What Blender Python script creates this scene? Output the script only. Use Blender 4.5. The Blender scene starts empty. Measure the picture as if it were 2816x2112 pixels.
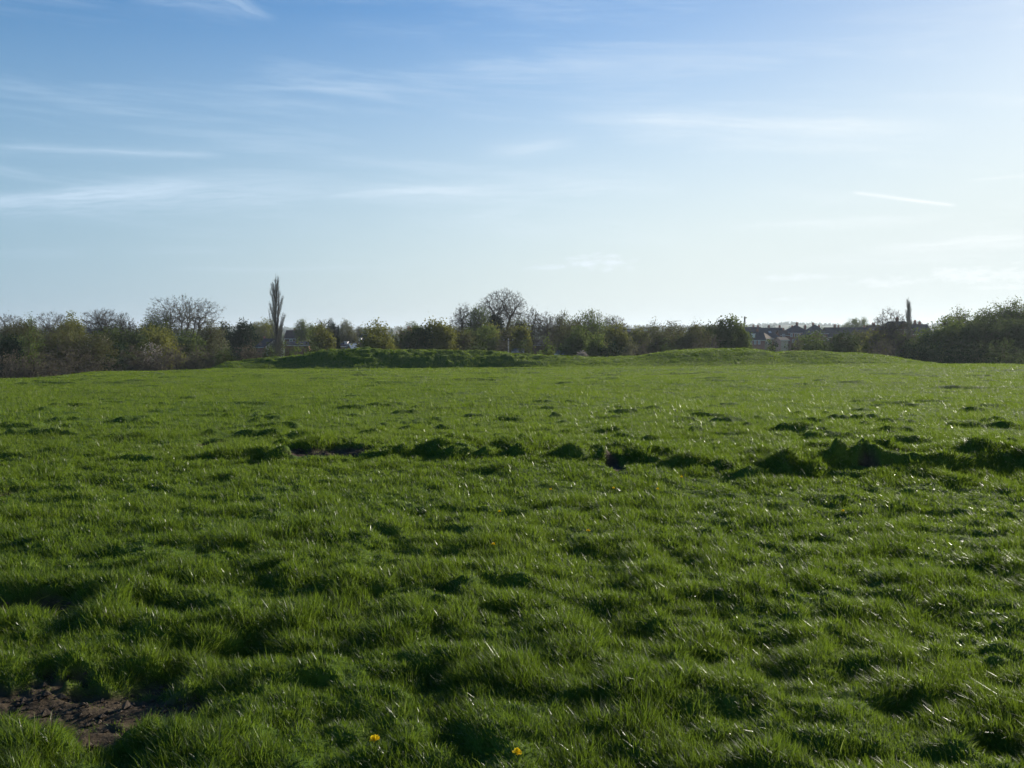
import bpy, math, random
import numpy as np, time
T0 = time.time()
from mathutils import Vector, Matrix

# ------------------------------------------------------------------ camera
CAM_Z = 1.6
PITCH = math.radians(3.07)
F = 2764.0                      # focal length in photo pixels (2816 wide)
scene = bpy.context.scene
COL = scene.collection
cam_data = bpy.data.cameras.new("camera")
cam = bpy.data.objects.new("camera", cam_data)
COL.objects.link(cam)
cam.location = (0, 0, CAM_Z)
cam.rotation_euler = (math.pi / 2 - PITCH, 0, 0)
cam_data.sensor_width = 36
cam_data.lens = 36 * F / 2816
cam_data.clip_start = 0.1
cam_data.clip_end = 30000
scene.camera = cam

def ray(u, v):
    """photo pixel -> (x/y, z/y) slopes"""
    x = (u - 1408) / F; y = -(v - 1056) / F
    c, s = math.cos(PITCH), math.sin(PITCH)
    fy = c + y * s; fz = -s + y * c
    return x / fy, fz / fy

# ------------------------------------------------------------------ light
SUN_AZ, SUN_EL = 43.0, 16.0
S = Vector((math.sin(math.radians(SUN_AZ)) * math.cos(math.radians(SUN_EL)),
            math.cos(math.radians(SUN_AZ)) * math.cos(math.radians(SUN_EL)),
            math.sin(math.radians(SUN_EL))))
sun_data = bpy.data.lights.new("sun", 'SUN')
sun_data.energy = 5.0
sun_data.angle = math.radians(0.5)
sun_data.color = (1.0, 0.93, 0.80)
sun = bpy.data.objects.new("sun", sun_data)
COL.objects.link(sun)
sun.rotation_euler = S.to_track_quat('Z', 'Y').to_euler()

scene.view_settings.view_transform = 'Standard'
scene.view_settings.look = 'None'
scene.view_settings.exposure = 0.6
scene.view_settings.gamma = 1.0
scene.render.engine = 'CYCLES'
scene.cycles.max_bounces = 6
scene.cycles.diffuse_bounces = 3
scene.cycles.transmission_bounces = 4
scene.cycles.volume_bounces = 0
scene.cycles.use_denoising = True
scene.cycles.denoiser = 'OPENIMAGEDENOISE'
scene.cycles.denoising_input_passes = 'RGB_ALBEDO_NORMAL'
scene.cycles.use_adaptive_sampling = True
scene.cycles.adaptive_threshold = 0.03
scene.cycles.sample_clamp_indirect = 4.0

world = bpy.data.worlds.new("World")
scene.world = world
world.use_nodes = True
NT = world.node_tree
NT.nodes.clear()

class N:
    """tiny node-math helper"""
    def __init__(s, nt): s.nt = nt
    def new(s, t, **k):
        n = s.nt.nodes.new(t)
        for a, b in k.items(): setattr(n, a, b)
        return n
    def put(s, sock, v):
        if isinstance(v, bpy.types.NodeSocket): s.nt.links.new(v, sock)
        else: sock.default_value = v
    def m(s, op, a, b=0.0, c=0.0, clamp=False):
        n = s.new('ShaderNodeMath', operation=op, use_clamp=clamp)
        s.put(n.inputs[0], a); s.put(n.inputs[1], b)
        if op in ('MULTIPLY_ADD',): s.put(n.inputs[2], c)
        return n.outputs[0]
    def rng(s, v, a, b, c=0.0, d=1.0, smooth=True):
        n = s.new('ShaderNodeMapRange')
        n.interpolation_type = 'SMOOTHSTEP' if smooth else 'LINEAR'
        s.put(n.inputs[0], v)
        for i, q in enumerate((a, b, c, d)): s.put(n.inputs[1 + i], q)
        return n.outputs[0]
    def mix(s, f, a, b, blend='MIX'):
        n = s.new('ShaderNodeMix', data_type='RGBA', blend_type=blend)
        s.put(n.inputs[0], f); s.put(n.inputs[6], a); s.put(n.inputs[7], b)
        return n.outputs[2]
    def noise(s, vec, scale, detail=3, rough=0.5, dist=0.0):
        n = s.new('ShaderNodeTexNoise')
        if vec is not None: s.put(n.inputs['Vector'], vec)
        n.inputs['Scale'].default_value = scale; n.inputs['Detail'].default_value = detail
        n.inputs['Roughness'].default_value = rough; n.inputs['Distortion'].default_value = dist
        return n.outputs[0]
    def xyz(s, x, y, z):
        n = s.new('ShaderNodeCombineXYZ')
        s.put(n.inputs[0], x); s.put(n.inputs[1], y); s.put(n.inputs[2], z)
        return n.outputs[0]

w = N(NT)
out = w.new('ShaderNodeOutputWorld')
bg = w.new('ShaderNodeBackground')
sky = w.new('ShaderNodeTexSky')
sky.sky_type = 'NISHITA'
sky.sun_disc = False
sky.sun_elevation = math.radians(SUN_EL)
sky.sun_rotation = math.radians(SUN_AZ)
sky.altitude = 100
sky.air_density = 1.0
sky.dust_density = 0.6
sky.ozone_density = 3.0
tc = w.new('ShaderNodeTexCoord')
sp = w.new('ShaderNodeSeparateXYZ')
NT.links.new(tc.outputs['Generated'], sp.inputs[0])
AZ = w.m('ARCTAN2', sp.outputs[0], sp.outputs[1])
EL = w.m('ARCSINE', sp.outputs[2])
wob = w.m('MULTIPLY', w.m('SUBTRACT', w.noise(w.xyz(AZ, w.m('MULTIPLY', EL, 3.0), 0.0), 9.0, 4, 0.6), 0.5), 0.02)

def azel(u, v):
    a, b = ray(u, v)
    return math.atan2(a, 1.0), math.atan2(b, math.sqrt(1 + a * a))

def streak(u1, v1, u2, v2, wpx, amt, w2=None, fade=0.3, wb=1.0, grain=0.5):
    a1, e1 = azel(u1, v1); a2, e2 = azel(u2, v2)
    L = math.hypot(a2 - a1, e2 - e1); dx, dy = (a2 - a1) / L, (e2 - e1) / L
    pa = w.m('SUBTRACT', AZ, a1); pe = w.m('SUBTRACT', EL, e1)
    t = w.m('DIVIDE', w.m('ADD', w.m('MULTIPLY', pa, dx), w.m('MULTIPLY', pe, dy)), L)
    s = w.m('SUBTRACT', w.m('MULTIPLY', pe, dx), w.m('MULTIPLY', pa, dy))
    s = w.m('ADD', s, w.m('MULTIPLY', wob, wb))
    W1 = wpx / F; W2 = (w2 or wpx) / F
    ww = w.m('ADD', W1, w.m('MULTIPLY', t, W2 - W1))
    q = w.m('DIVIDE', s, w.m('MAXIMUM', ww, 0.0004))
    g = w.m('POWER', 2.71828, w.m('MULTIPLY', w.m('MULTIPLY', q, q), -1.0))
    ends = w.m('MULTIPLY', w.rng(t, 0.0, fade), w.rng(t, 1.0, 1.0 - fade))
    v = w.m('MULTIPLY', g, ends)
    nz = w.noise(w.xyz(w.m('MULTIPLY', t, L * 9), w.m('MULTIPLY', s, 150.0), u1 * 0.01), 1.6, 6, 0.68)
    v = w.m('MULTIPLY', v, w.rng(nz, 0.34, 0.62, 1 - grain * 1.4, 1.15))
    return w.m('MULTIPLY', v, amt)

cl = None
for st in [
    (-60, 400, 640, 430, 6, .24, 7, .15, .3, .4), (-200, 400, 640, 424, 22, .10, 14, .2, .5, .5),
    (-250, 562, 640, 505, 9, .42, 30, .25, .6, .3), (-250, 575, 900, 520, 30, .22, 40, .3, 1, .5),
    (450, 545, 1560, 500, 20, .30, 14, .3, .8, .5), (900, 530, 1950, 510, 26, .28, 20, .3, 1, .5),
    (1480, 305, 2760, 348, 14, .36, 22, .35, .6, .35), (1500, 320, 2700, 372, 40, .16, 34, .3, 1, .5),
    (2335, 528, 2640, 566, 4, 1.0, 4, .12, .15, .2), (2200, 575, 2400, 530, 8, .10, 6, .4, .3, .3),
    (1270, 425, 1640, 382, 26, .20, 20, .45, 1, .4), (1350, 415, 1600, 392, 12, .14, 10, .4, 1, .4),
    (540, -30, 780, 62, 22, .24, 12, .4, 1, .4), (300, -30, 700, 20, 40, .12, 20, .4, 1.4, .5),
    (840, 60, 1300, 110, 24, .08, 20, .4, 1.6, .6), (1150, 150, 1600, 196, 26, .12, 18, .45, 1, .5),
    (720, 425, 1480, 472, 14, .14, 12, .4, .8, .5), (560, 238, 1050, 246, 6, .10, 6, .4, .4, .4),
    (2620, 268, 3000, 285, 14, .16, 14, .4, .5, .4), (2640, 498, 3000, 470, 4, .25, 4, .2, .2, .3),
    (1900, 628, 2760, 590, 14, .34, 10, .4, .8, .4), (2300, 690, 3100, 640, 13, .50, 20, .35, .6, .4),
    (950, 600, 2100, 640, 30, .10, 30, .4, 1.5, .6), (300, 690, 700, 684, 10, .10, 10, .4, .8, .5),
    (350, 735, 1250, 735, 8, .12, 8, .4, .6, .5), (-100, 700, 300, 700, 14, .10, 14, .4, .8, .5),
    (1250, 610, 1500, 560, 20, .14, 14, .4, 1, .5), (2050, 725, 2900, 700, 14, .22, 14, .4, 1, .5),
]:
    v = streak(*st)
    cl = v if cl is None else w.m('ADD', cl, v)
# general thin cirrus
cv = w.xyz(w.m('MULTIPLY', AZ, 2.2), w.m('MULTIPLY', w.m('ADD', EL, w.m('MULTIPLY', AZ, 0.05)), 22.0), 0.0)
cir = w.rng(w.noise(cv, 1.4, 6, 0.62, 0.4), 0.46, 0.80)
band = w.m('ADD', w.rng(EL, 0.04, 0.16), 0.0)
band = w.m('MULTIPLY', band, w.rng(EL, 0.62, 0.12, 0.25, 1.0))
cl = w.m('ADD', cl, w.m('MULTIPLY', w.m('MULTIPLY', cir, band), 0.40))
# small puffy clouds low over the horizon
def puff(u, v, wu, hv, amt, seed):
    a, e = azel(u, v)
    x = w.m('DIVIDE', w.m('SUBTRACT', AZ, a), wu / F); y = w.m('DIVIDE', w.m('SUBTRACT', EL, e), hv / F)
    r = w.m('ADD', w.m('MULTIPLY', x, x), w.m('MULTIPLY', y, y))
    nz = w.noise(w.xyz(w.m('MULTIPLY', x, 1.0 * wu / 60), w.m('MULTIPLY', y, 1.4 * hv / 30), seed), 1.3, 6, 0.65)
    q = w.m('SUBTRACT', w.m('MULTIPLY', nz, 2.1), w.m('MULTIPLY', r, 0.65))
    return w.m('MULTIPLY', w.rng(q, 0.55, 1.35), amt)
for p in [(1655, 722, 130, 30, .95, 1.0), (1490, 735, 80, 12, .6, 2.0), (2200, 762, 150, 14, .7, 3.0),
          (2430, 775, 110, 20, .7, 4.0), (2700, 755, 190, 30, .8, 5.0), (2170, 822, 70, 8, .4, 6.0), (2760, 790, 120, 10, .5, 7.)]:
    cl = w.m('ADD', cl, puff(*p))
wisp = cl
# milky veil thickening towards the horizon and the sun
veil = w.m('ADD', w.m('MULTIPLY', w.rng(EL, 0.40, 0.0), 0.88), w.m('MULTIPLY', w.m('MULTIPLY', w.rng(AZ, -0.2, 0.6), w.rng(EL, 0.9, 0.05)), 0.20))
cl = veil
cl = w.m('MINIMUM', cl, 0.97)
wisp = w.m('MINIMUM', w.m('MULTIPLY', wisp, 0.95), 1.0)
SKY_K = 0.105
hs = w.new('ShaderNodeHueSaturation')
hs.inputs['Hue'].default_value = 0.5; hs.inputs['Saturation'].default_value = 1.32; hs.inputs['Value'].default_value = 0.78
NT.links.new(sky.outputs[0], hs.inputs['Color'])
skyc = w.mix(1.0, hs.outputs[0], (.93, 1.0, 1.10, 1), 'MULTIPLY')
dim = w.rng(AZ, 0.0, 0.8, 1.0, .66)
skyc = w.mix(1.0, skyc, w.xyz(dim, dim, dim), 'MULTIPLY')
cloudc = w.mix(w.rng(AZ, -0.60, 0.25), (2.15, 3.2, 4.1, 1), (4.9, 5.45, 5.5, 1))
colr = w.mix(cl, skyc, cloudc)
colr = w.mix(wisp, colr, w.mix(w.rng(AZ, -0.5, 0.6), (4.4, 5.4, 6.5, 1), (6.3, 6.6, 6.6, 1)))
NT.links.new(colr, bg.inputs['Color'])
bg.inputs['Strength'].default_value = SKY_K
NT.links.new(bg.outputs[0], out.inputs['Surface'])

# ------------------------------------------------------------------ helpers
def tag(o, label=None, cat=None, group=None, kind=None):
    if label: o["label"] = label
    if cat: o["category"] = cat
    if group: o["group"] = group
    if kind: o["kind"] = kind
    return o

def empty(name, loc, rz=0.0):
    o = bpy.data.objects.new(name, None)
    COL.objects.link(o)
    o.location = loc; o.rotation_euler = (0, 0, rz); o.empty_display_size = 0.5
    return o

def np_mesh(name, verts, faces_list, mats, mat_ids=None, parent=None, attrs=None, smooth=False):
    """faces_list: list of (M,k) int arrays; mat_ids: list of ints or arrays per block"""
    me = bpy.data.meshes.new(name)
    verts = np.ascontiguousarray(verts, dtype=np.float32)
    me.vertices.add(len(verts)); me.vertices.foreach_set("co", verts.ravel())
    fl = [np.asarray(f, dtype=np.int32) for f in faces_list if len(f)]
    tot = np.concatenate([np.full(len(f), f.shape[1], np.int32) for f in fl])
    idx = np.concatenate([f.ravel() for f in fl])
    me.loops.add(len(idx)); me.loops.foreach_set("vertex_index", idx)
    start = np.zeros(len(tot), np.int32); start[1:] = np.cumsum(tot)[:-1]
    me.polygons.add(len(tot)); me.polygons.foreach_set("loop_start", start)
    for m in mats: me.materials.append(m)
    if mat_ids is not None:
        ids = []
        k = 0
        for i, f in enumerate(faces_list):
            if len(f) == 0: continue
            mi = mat_ids[i]
            ids.append(np.full(len(f), mi, np.int32) if np.isscalar(mi) else np.asarray(mi, np.int32))
        me.polygons.foreach_set("material_index", np.concatenate(ids))
    me.update(calc_edges=True)
    if attrs:
        for an, av in attrs.items():
            a = me.attributes.new(an, 'FLOAT', 'POINT')
            a.data.foreach_set("value", np.asarray(av, np.float32))
    me.polygons.foreach_set("use_smooth", np.full(len(tot), bool(smooth)))
    o = bpy.data.objects.new(name, me)
    COL.objects.link(o)
    if parent: o.parent = parent
    return o

def hash2(ix, iy, seed):
    h = (ix.astype(np.int64) * 374761393 + iy.astype(np.int64) * 668265263 + seed * 1442695041) & 0xFFFFFFFF
    h = ((h ^ (h >> 13)) * 1274126177) & 0xFFFFFFFF
    h = h ^ (h >> 16)
    return (h & 0xFFFFFF) / float(0xFFFFFF)

def vnoise(x, y, seed=0):
    ix = np.floor(x); iy = np.floor(y); fx = x - ix; fy = y - iy
    fx = fx * fx * fx * (fx * (fx * 6 - 15) + 10); fy = fy * fy * fy * (fy * (fy * 6 - 15) + 10)
    ix = ix.astype(np.int64); iy = iy.astype(np.int64)
    a = hash2(ix, iy, seed); b = hash2(ix + 1, iy, seed); c = hash2(ix, iy + 1, seed); d = hash2(ix + 1, iy + 1, seed)
    return (a + (b - a) * fx) * (1 - fy) + (c + (d - c) * fx) * fy

def fbm(x, y, seed=0, oct=4, gain=0.5):
    s = 0; a = 1; t = 0
    for i in range(oct):
        s = s + a * vnoise(x * 2 ** i + 13.7 * i, y * 2 ** i - 7.1 * i, seed + i); t += a; a *= gain
    return s / t

def sstep(a, b, x):
    t = np.clip((x - a) / (b - a), 0, 1)
    return t * t * (3 - 2 * t)

# ------------------------------------------------------------------ terrain height (relative to the eye, +CAM_Z at the end)
PLAIN = -10.0
py_ = np.array([-50, 0, 8, 14, 18, 25, 50, 80, 105, 118, 128, 150, 160, 20000.])
pz_ = np.array([-1.6, -1.6, -1.59, -1.575, -1.63, -1.83, -2.50, -3.38, -4.08, -4.60, -5.6, -9.5, -10, -10.])
ox_ = np.array([-300, -60, -53.5, -48, -43.8, -38, -31, 0, 20, 40, 53, 70, 300.])
oz_ = np.array([-3.0, -1.6, -1.23, -0.85, -0.35, -0.30, 0, 0, .2, .45, .40, .2, .2])
rid_u = [560, 586, 642, 700, 768, 837, 910, 975, 1105, 1260, 1354, 1440, 1505, 1657, 1755, 1820, 1885, 1929, 2037, 2079, 2109, 2127, 2155, 2238, 2298, 2340, 2404, 2469, 2500]
rid_v = [1014, 1011, 990, 985, 981, 977, 963, 961, 963, 966, 967, 976, 981, 983, 981, 972, 965, 963, 964, 966, 973, 975, 972, 973, 979, 979, 985, 998, 1004]
YR = 119.0
rx_ = np.array([ray(u, 900)[0] * YR for u in rid_u]); rz_ = np.array([ray(0, v)[1] * YR for v in rid_v])
hor_u = [-900, 0, 380, 600, 650, 715, 780, 820, 1000, 1125, 1400, 1700, 1900, 2040, 2120, 2180, 2250, 2300, 2430, 2520, 2560, 2816, 3700]
hor_v = [906, 906, 909, 908, 903, 894, 908, 911, 908, 905, 905, 903, 902, 900, 897, 894, 896, 900, 900, 893, 896, 900, 900]
ha_ = np.array([math.atan2(ray(u, 900)[0], 1) for u in hor_u]); hz_ = np.array([ray(0, v)[1] * 3500 for v in hor_v])

def gd(u, v):
    """photo pixel on the near, level part of the field -> (x, y)"""
    a, b = ray(u, v)
    d = -1.59 / b
    return a * d, d

lump_px = [(1503,1228,95,46),(1573,1266,100,42),(1646,1254,48,28),(1735,1256,92,46),(1185,1258,120,30),(1090,1262,80,20),(1338,1268,64,34),
 (1422,1264,74,36),(1663,1272,52,38),(1772,1274,66,26),(1850,1294,62,22),(1885,1292,130,46),(1985,1264,66,46),(2075,1322,100,66),
 (1995,1298,70,34),(2176,1308,36,34),(2240,1318,92,66),(2190,1290,60,30),(2322,1300,58,56),(2390,1290,50,50),(2442,1258,104,66),(2700,1284,106,36),
 (2508,1292,90,24),(2520,1362,76,34),(2640,1340,60,20),(2790,1360,60,34),(2550,1236,80,30),(2690,1215,90,14),(2805,1222,50,26),
 (2150,1382,60,24),(2330,1386,80,24),(2500,1400,90,22),(2780,1420,100,34),(2670,1410,60,30),(2200,1262,44,20),(2250,1236,44,18),(880,1262,90,20),(760,1240,70,18),
 (1400,1196,60,12),(2090,1150,60,16),(2190,1152,20,10),(1535,1136,56,14),(1400,1170,30,12),(1322,1165,26,14),(1288,1170,26,12),(476,1152,40,12),(310,1162,50,14),
 (330,1206,110,16),(345,1255,40,12)]
step_px = [(500, 1262), (850, 1266), (1185, 1262), (1340, 1270), (1500, 1262), (1663, 1276), (1750, 1272), (1880, 1294), (2080, 1322), (2240, 1320), (2330, 1304), (2500, 1300), (2816, 1298), (3300, 1300)]
sx_ = np.array([gd(*q)[0] for q in step_px]); sy_ = np.array([gd(*q)[1] for q in step_px])
lumps = []
for (u, vb, wp, hp) in lump_px:
    x, y = gd(u, vb)
    lumps.append((x, y + 0.14, max(wp / F * y * 0.46, .09), min(hp / F * y * 0.5, 0.17)))
pits = []          # (x, y, rx, ry, depth)
for (u, v, wp, d, ra) in [(655,1800,330,.16,.9),(440,1680,150,.07,.8),(1080,1720,220,.12,.8),(1620,1960,250,.12,.9),(1960,1820,260,.12,.7),(2760,2060,230,.2,1.0),
     (1380,1700,200,.12,.9),(350,1880,520,.06,.9),(640,1570,180,.05,.8),(90,1665,330,.05,.6),(2050,2060,240,.10,.9),(2650,1560,220,.10,.8),(1900,1550,140,.08,.8),
     (700,1262,150,.08,.8),(1000,1262,170,.10,.6),(1230,1262,130,.08,.6),(600,1210,90,.06,.6),(2350,1800,200,.09,.8),(1700,1790,180,.08,.8),(2480,1950,200,.1,.8),
     (1160,1990,180,.08,.8),(860,1900,200,.07,.8),(260,2060,200,.08,.8)]:
    x, y = gd(u, v)
    rx = wp / F * y * .5
    pits.append((x, y, rx * .75, rx * ra * .7, d * .55))
bares = []
for (u, v, wp, hp) in [(200,1940,840,195),(90,1668,380,54),(880,1256,300,20),(585,1212,110,16),(720,1276,120,16),(2450,1282,80,16),(1690,1280,50,30),(30,1355,90,30),(260,1330,250,20),(2390,1300,60,10),(2560,1690,60,16)]:
    x, y = gd(u, v); _, y1 = gd(u, v - hp / 2); _, y0 = gd(u, v + hp / 2)
    bares.append((x, y, wp / F * y * .5, (y1 - y0) / 2))

def bare_mask(x, y):
    m = np.zeros_like(x)
    n = (fbm(x * 3.2, y * 3.2, 91, 4, .6) - 0.5) * 1.3
    for (bx, by, rx, ry) in bares:
        q = np.sqrt(((x - bx) / rx) ** 2 + ((y - by) / ry) ** 2) + n
        m = np.maximum(m, 1 - sstep(0.75, 1.05, q))
    return m

def height(x, y, micro=True):
    x = np.asarray(x, float); y = np.asarray(y, float)
    r = np.hypot(x, y)
    zb = np.interp(y, py_, pz_)
    zb = zb + np.interp(x * 105 / np.clip(y, 50, 105), ox_, oz_) * sstep(45, 100, y) * (1 - sstep(125, 160, y))
    # the old earthwork banks at the far side of the field
    top = np.interp(x, rx_, rz_) - .16
    inx = sstep(rx_[0], rx_[0] + 1.0, x) * (1 - sstep(rx_[-1] - 1, rx_[-1], x))
    wav = (fbm(x / 9, y / 9, 5, 3) - .5) * 5
    steep = 1 - sstep(-2, 10, x)
    f0 = 104.0 + 5.6 * steep
    prof = sstep(f0 + wav * .3, 117.5 - .6 * steep + wav * .3, y) * (1 - sstep(123, 140, y))
    add = np.maximum(top - np.interp(119.0, py_, pz_), 0) * inx
    z = zb + add * prof
    # rolling relief
    near = 1 - sstep(120, 160, y)
    z = z + (fbm(x / 16, y / 16, 11, 3) - .5) * .35 * sstep(12, 40, r) * near
    z = z + (fbm(x / 5, y / 7, 12, 3) - .5) * .16 * near * (0.5 + .5 * sstep(5, 15, r))
    if micro:
        k = near
        bm = bare_mask(x, y); k = k * (1 - .75 * bm)
        g = fbm(x / .62 + 3.1, y / .70, 21, 4, .55)
        hum = np.abs(g - .5) * 2
        patch = .45 + .75 * sstep(.38, .62, fbm(x / 2.6, y / 2.2, 23, 2))
        amp = 0.125 * patch * (1 - .68 * sstep(5.5, 9, r)) * (1 - .6 * sstep(14, 35, r))
        z = z + (0.5 - hum) * amp * k
        z = z + (fbm(x / .30, y / .30, 31, 3) - .5) * .115 * (1 - .45 * sstep(6, 9, r)) * (1 - .5 * sstep(9, 18, r)) * k
        # scattered tussocks further off
        t = fbm(x / .75 + 40, y / .65, 41, 3)
        z = z + sstep(.62, .82, t) * .095 * sstep(8, 14, r) * k * (1 - .65 * sstep(15, 35, r))
        t2 = fbm(x / 2.4 - 20, y / 1.3, 47, 3)
        z = z + sstep(.68, .82, t2) * .09 * sstep(25, 50, r) * k
        z = z + (fbm(x / .13, y / .13, 37, 2) - .5) * .06 * k * (1 - .4 * sstep(12, 25, r))
        bank = np.clip(add * prof / 1.5, 0, 1)
        lft = .18 + .82 * (1 - sstep(-2, 12, x))
        z = z + lft * (sstep(.55, .80, t) * .12 + (fbm(x / .9, y / .5, 65, 3) - .5) * .16) * bank
        z = z + (fbm(x / 1.9, y / .9, 63, 3) - .5) * .42 * (1 - sstep(-2, 12, x)) * np.clip(add * prof, 0, 1)
        z = z + (fbm(x / 3.0, y / 1.6, 61, 3) - .5) * (.10 + .5 * (1 - sstep(-2, 12, x))) * bank
        z0_ = z.copy()
        # broken turf step running across the field under the tussocks
        sy = np.interp(x, sx_, sy_)  + (fbm(x / .9, y * 0 + 3, 73, 3) - .5) * .7
        br = np.clip((fbm(x / .8, y / 2.0, 75, 3) - .30) * 2.8, .22, 1.1)
        z = z + br * .19 * sstep(sy - .02, sy + .16, y) * (1 - sstep(sy + .5, sy + 2.4, y)) * sstep(-4.4, -2.6, x)
        for (lx, ly, R, h) in lumps:
            m = (np.abs(x - lx) < R * 2.2) & (np.abs(y - ly) < R * 2.2 + .3)
            if m.any():
                xm, ym = x[m] - lx, y[m] - ly
                ww = (fbm(x[m] / .22, y[m] / .22, 71, 2) - .5) * .5
                q = np.sqrt((xm / R) ** 2 + (ym / (R * .75 + .06)) ** 2) + ww
                z[m] += h * .85 * (1 - sstep(.25, 1.25, q))
        onl = np.clip(z - z0_, 0, .15) / .15
        z = z + onl * ((fbm(x / .11, y / .11, 77, 2) - .5) * .05)
        for (px, py, rx, ry, d) in pits:
            m = (np.abs(x - px) < rx * 1.8) & (np.abs(y - py) < ry * 1.8)
            if m.any():
                ww = (fbm(x[m] / .3, y[m] / .3, 81, 2) - .5) * .6
                q = np.sqrt(((x[m] - px) / rx) ** 2 + ((y[m] - py) / ry) ** 2) + ww
                z[m] -= d * (1 - sstep(.55, 1.1, q))
        z = z + bm * ((fbm(x / .05, y / .05, 95, 3, .6) - .5) * .018 - .04)
    # the low country beyond and the far ridge
    az = np.arctan2(x, y)
    hz = np.interp(az, ha_, hz_, left=hz_[0], right=hz_[-1])
    f = sstep(1300, 3500, r)
    z = z * (1 - f) + hz * f * 1.0
    z = z + (fbm(x / 420, y / 420, 51, 3) - .5) * 7 * sstep(900, 1600, r) * (1 - sstep(2600, 3400, r))
    z = z - sstep(3600, 6000, r) * 30
    return z + CAM_Z

# ------------------------------------------------------------------ materials
def mat(name):
    m = bpy.data.materials.new(name); m.use_nodes = True
    m.node_tree.nodes.clear()
    return m, N(m.node_tree)

def finish(m, n, shader):
    o = n.new('ShaderNodeOutputMaterial'); m.node_tree.links.new(shader, o.inputs['Surface'])
    return m

def principled(n, color, rough=.8, spec=.3, normal=None):
    p = n.new('ShaderNodeBsdfPrincipled')
    n.put(p.inputs['Base Color'], color); n.put(p.inputs['Roughness'], rough)
    p.inputs['Specular IOR Level'].default_value = spec
    if normal is not None: n.put(p.inputs['Normal'], normal)
    return p.outputs[0]

def bump(n, h, strength=.5, dist=.05):
    b = n.new('ShaderNodeBump'); n.put(b.inputs['Height'], h)
    b.inputs['Strength'].default_value = strength; b.inputs['Distance'].default_value = dist
    return b.outputs[0]

def leafmat(name, c1, c2, trans=.35, rough=.85, spec=.04, attr='tint', tcol=None):
    m, n = mat(name)
    a = n.new('ShaderNodeAttribute'); a.attribute_name = attr
    oi = n.new('ShaderNodeObjectInfo')
    f = n.m('ADD', n.m('MULTIPLY', a.outputs['Fac'], .5), n.m('MULTIPLY', oi.outputs['Random'], .5))
    c = n.mix(f, (*c1, 1), (*c2, 1))
    p = principled(n, c, rough, spec)
    t = n.new('ShaderNodeBsdfTranslucent')
    n.put(t.inputs['Color'], n.mix(.5, c, (*(tcol or c2), 1)))
    mx = n.new('ShaderNodeMixShader'); mx.inputs[0].default_value = trans
    m.node_tree.links.new(p, mx.inputs[1]); m.node_tree.links.new(t.outputs[0], mx.inputs[2])
    return finish(m, n, mx.outputs[0])

def simple(name, c1, c2, scale=3.0, rough=.85, spec=.2, bmp=.3, bd=.03, detail=4):
    m, n = mat(name)
    g = n.new('ShaderNodeNewGeometry')
    f = n.noise(g.outputs['Position'], scale, detail, .6)
    c = n.mix(n.rng(f, .3, .7), (*c1, 1), (*c2, 1))
    return finish(m, n, principled(n, c, rough, spec, bump(n, f, bmp, bd)))

# ground
gm, n = mat("turf")
g = n.new('ShaderNodeNewGeometry'); pos = g.outputs['Position']
ab = n.new('ShaderNodeAttribute'); ab.attribute_name = 'bare'
n1 = n.noise(pos, 1.3, 5, .6); n2 = n.noise(pos, 18, 5, .65); n3 = n.noise(pos, .08, 3, .5)
gc = n.mix(n.rng(n1, .3, .7), (.045, .092, .009, 1), (.085, .135, .014, 1))
gc = n.mix(n.rng(n3, .35, .65), gc, n.mix(.5, gc, (.09, .11, .025, 1)))
soil = n.mix(n.rng(n2, .3, .7), (.038, .027, .016, 1), (.085, .062, .038, 1))
gc = n.mix(n.m('MULTIPLY', n.rng(n2, .5, .75), .22), gc, soil)
gc = n.mix(ab.outputs['Fac'], gc, soil)
turf = finish(gm, n, principled(n, gc, .95, .1, bump(n, n2, .6, .03)))

# far fields: patchwork of pasture and plough
fm, n = mat("far_fields")
g = n.new('ShaderNodeNewGeometry'); pos = g.outputs['Position']
vo = n.new('ShaderNodeTexVoronoi'); n.put(vo.inputs['Vector'], pos); vo.inputs['Scale'].default_value = .0035
sx = n.new('ShaderNodeSeparateColor'); m_ = fm.node_tree.links.new(vo.outputs['Color'], sx.inputs[0])
fc = n.mix(n.rng(sx.outputs[0], .3, .9), (.055, .085, .022, 1), (.13, .17, .045, 1))
fc = n.mix(n.rng(sx.outputs[1], .7, .85), fc, (.13, .10, .06, 1))
fc = n.mix(n.rng(n.noise(pos, .02, 4, .6), .35, .7, 0, .3), fc, (.04, .05, .02, 1))
far_fields = finish(fm, n, principled(n, fc, .95, .05))

M_grass = None
def grass_material():
    m, n = mat("grass_blade")
    a = n.new('ShaderNodeAttribute'); a.attribute_name = 'tint'
    h = n.new('ShaderNodeAttribute'); h.attribute_name = 'dry'
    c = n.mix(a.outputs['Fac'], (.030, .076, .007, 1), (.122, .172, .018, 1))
    c = n.mix(h.outputs['Fac'], c, (.30, .27, .16, 1))
    sh = n.new('ShaderNodeAttribute'); sh.attribute_name = 'shine'
    p = n.new('ShaderNodeBsdfPrincipled')
    n.put(p.inputs['Base Color'], c)
    n.put(p.inputs['Roughness'], n.rng(sh.outputs['Fac'], 0, 1, .55, .33, False))
    n.put(p.inputs['Specular IOR Level'], n.rng(sh.outputs['Fac'], 0, 1, .15, .50, False))
    t = n.new('ShaderNodeBsdfTranslucent')
    n.put(t.inputs['Color'], n.mix(.6, c, (.20, .29, .02, 1)))
    mx = n.new('ShaderNodeMixShader'); mx.inputs[0].default_value = .50
    m.node_tree.links.new(p.outputs[0], mx.inputs[1]); m.node_tree.links.new(t.outputs[0], mx.inputs[2])
    return finish(m, n, mx.outputs[0])
M_grass = grass_material()

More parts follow.
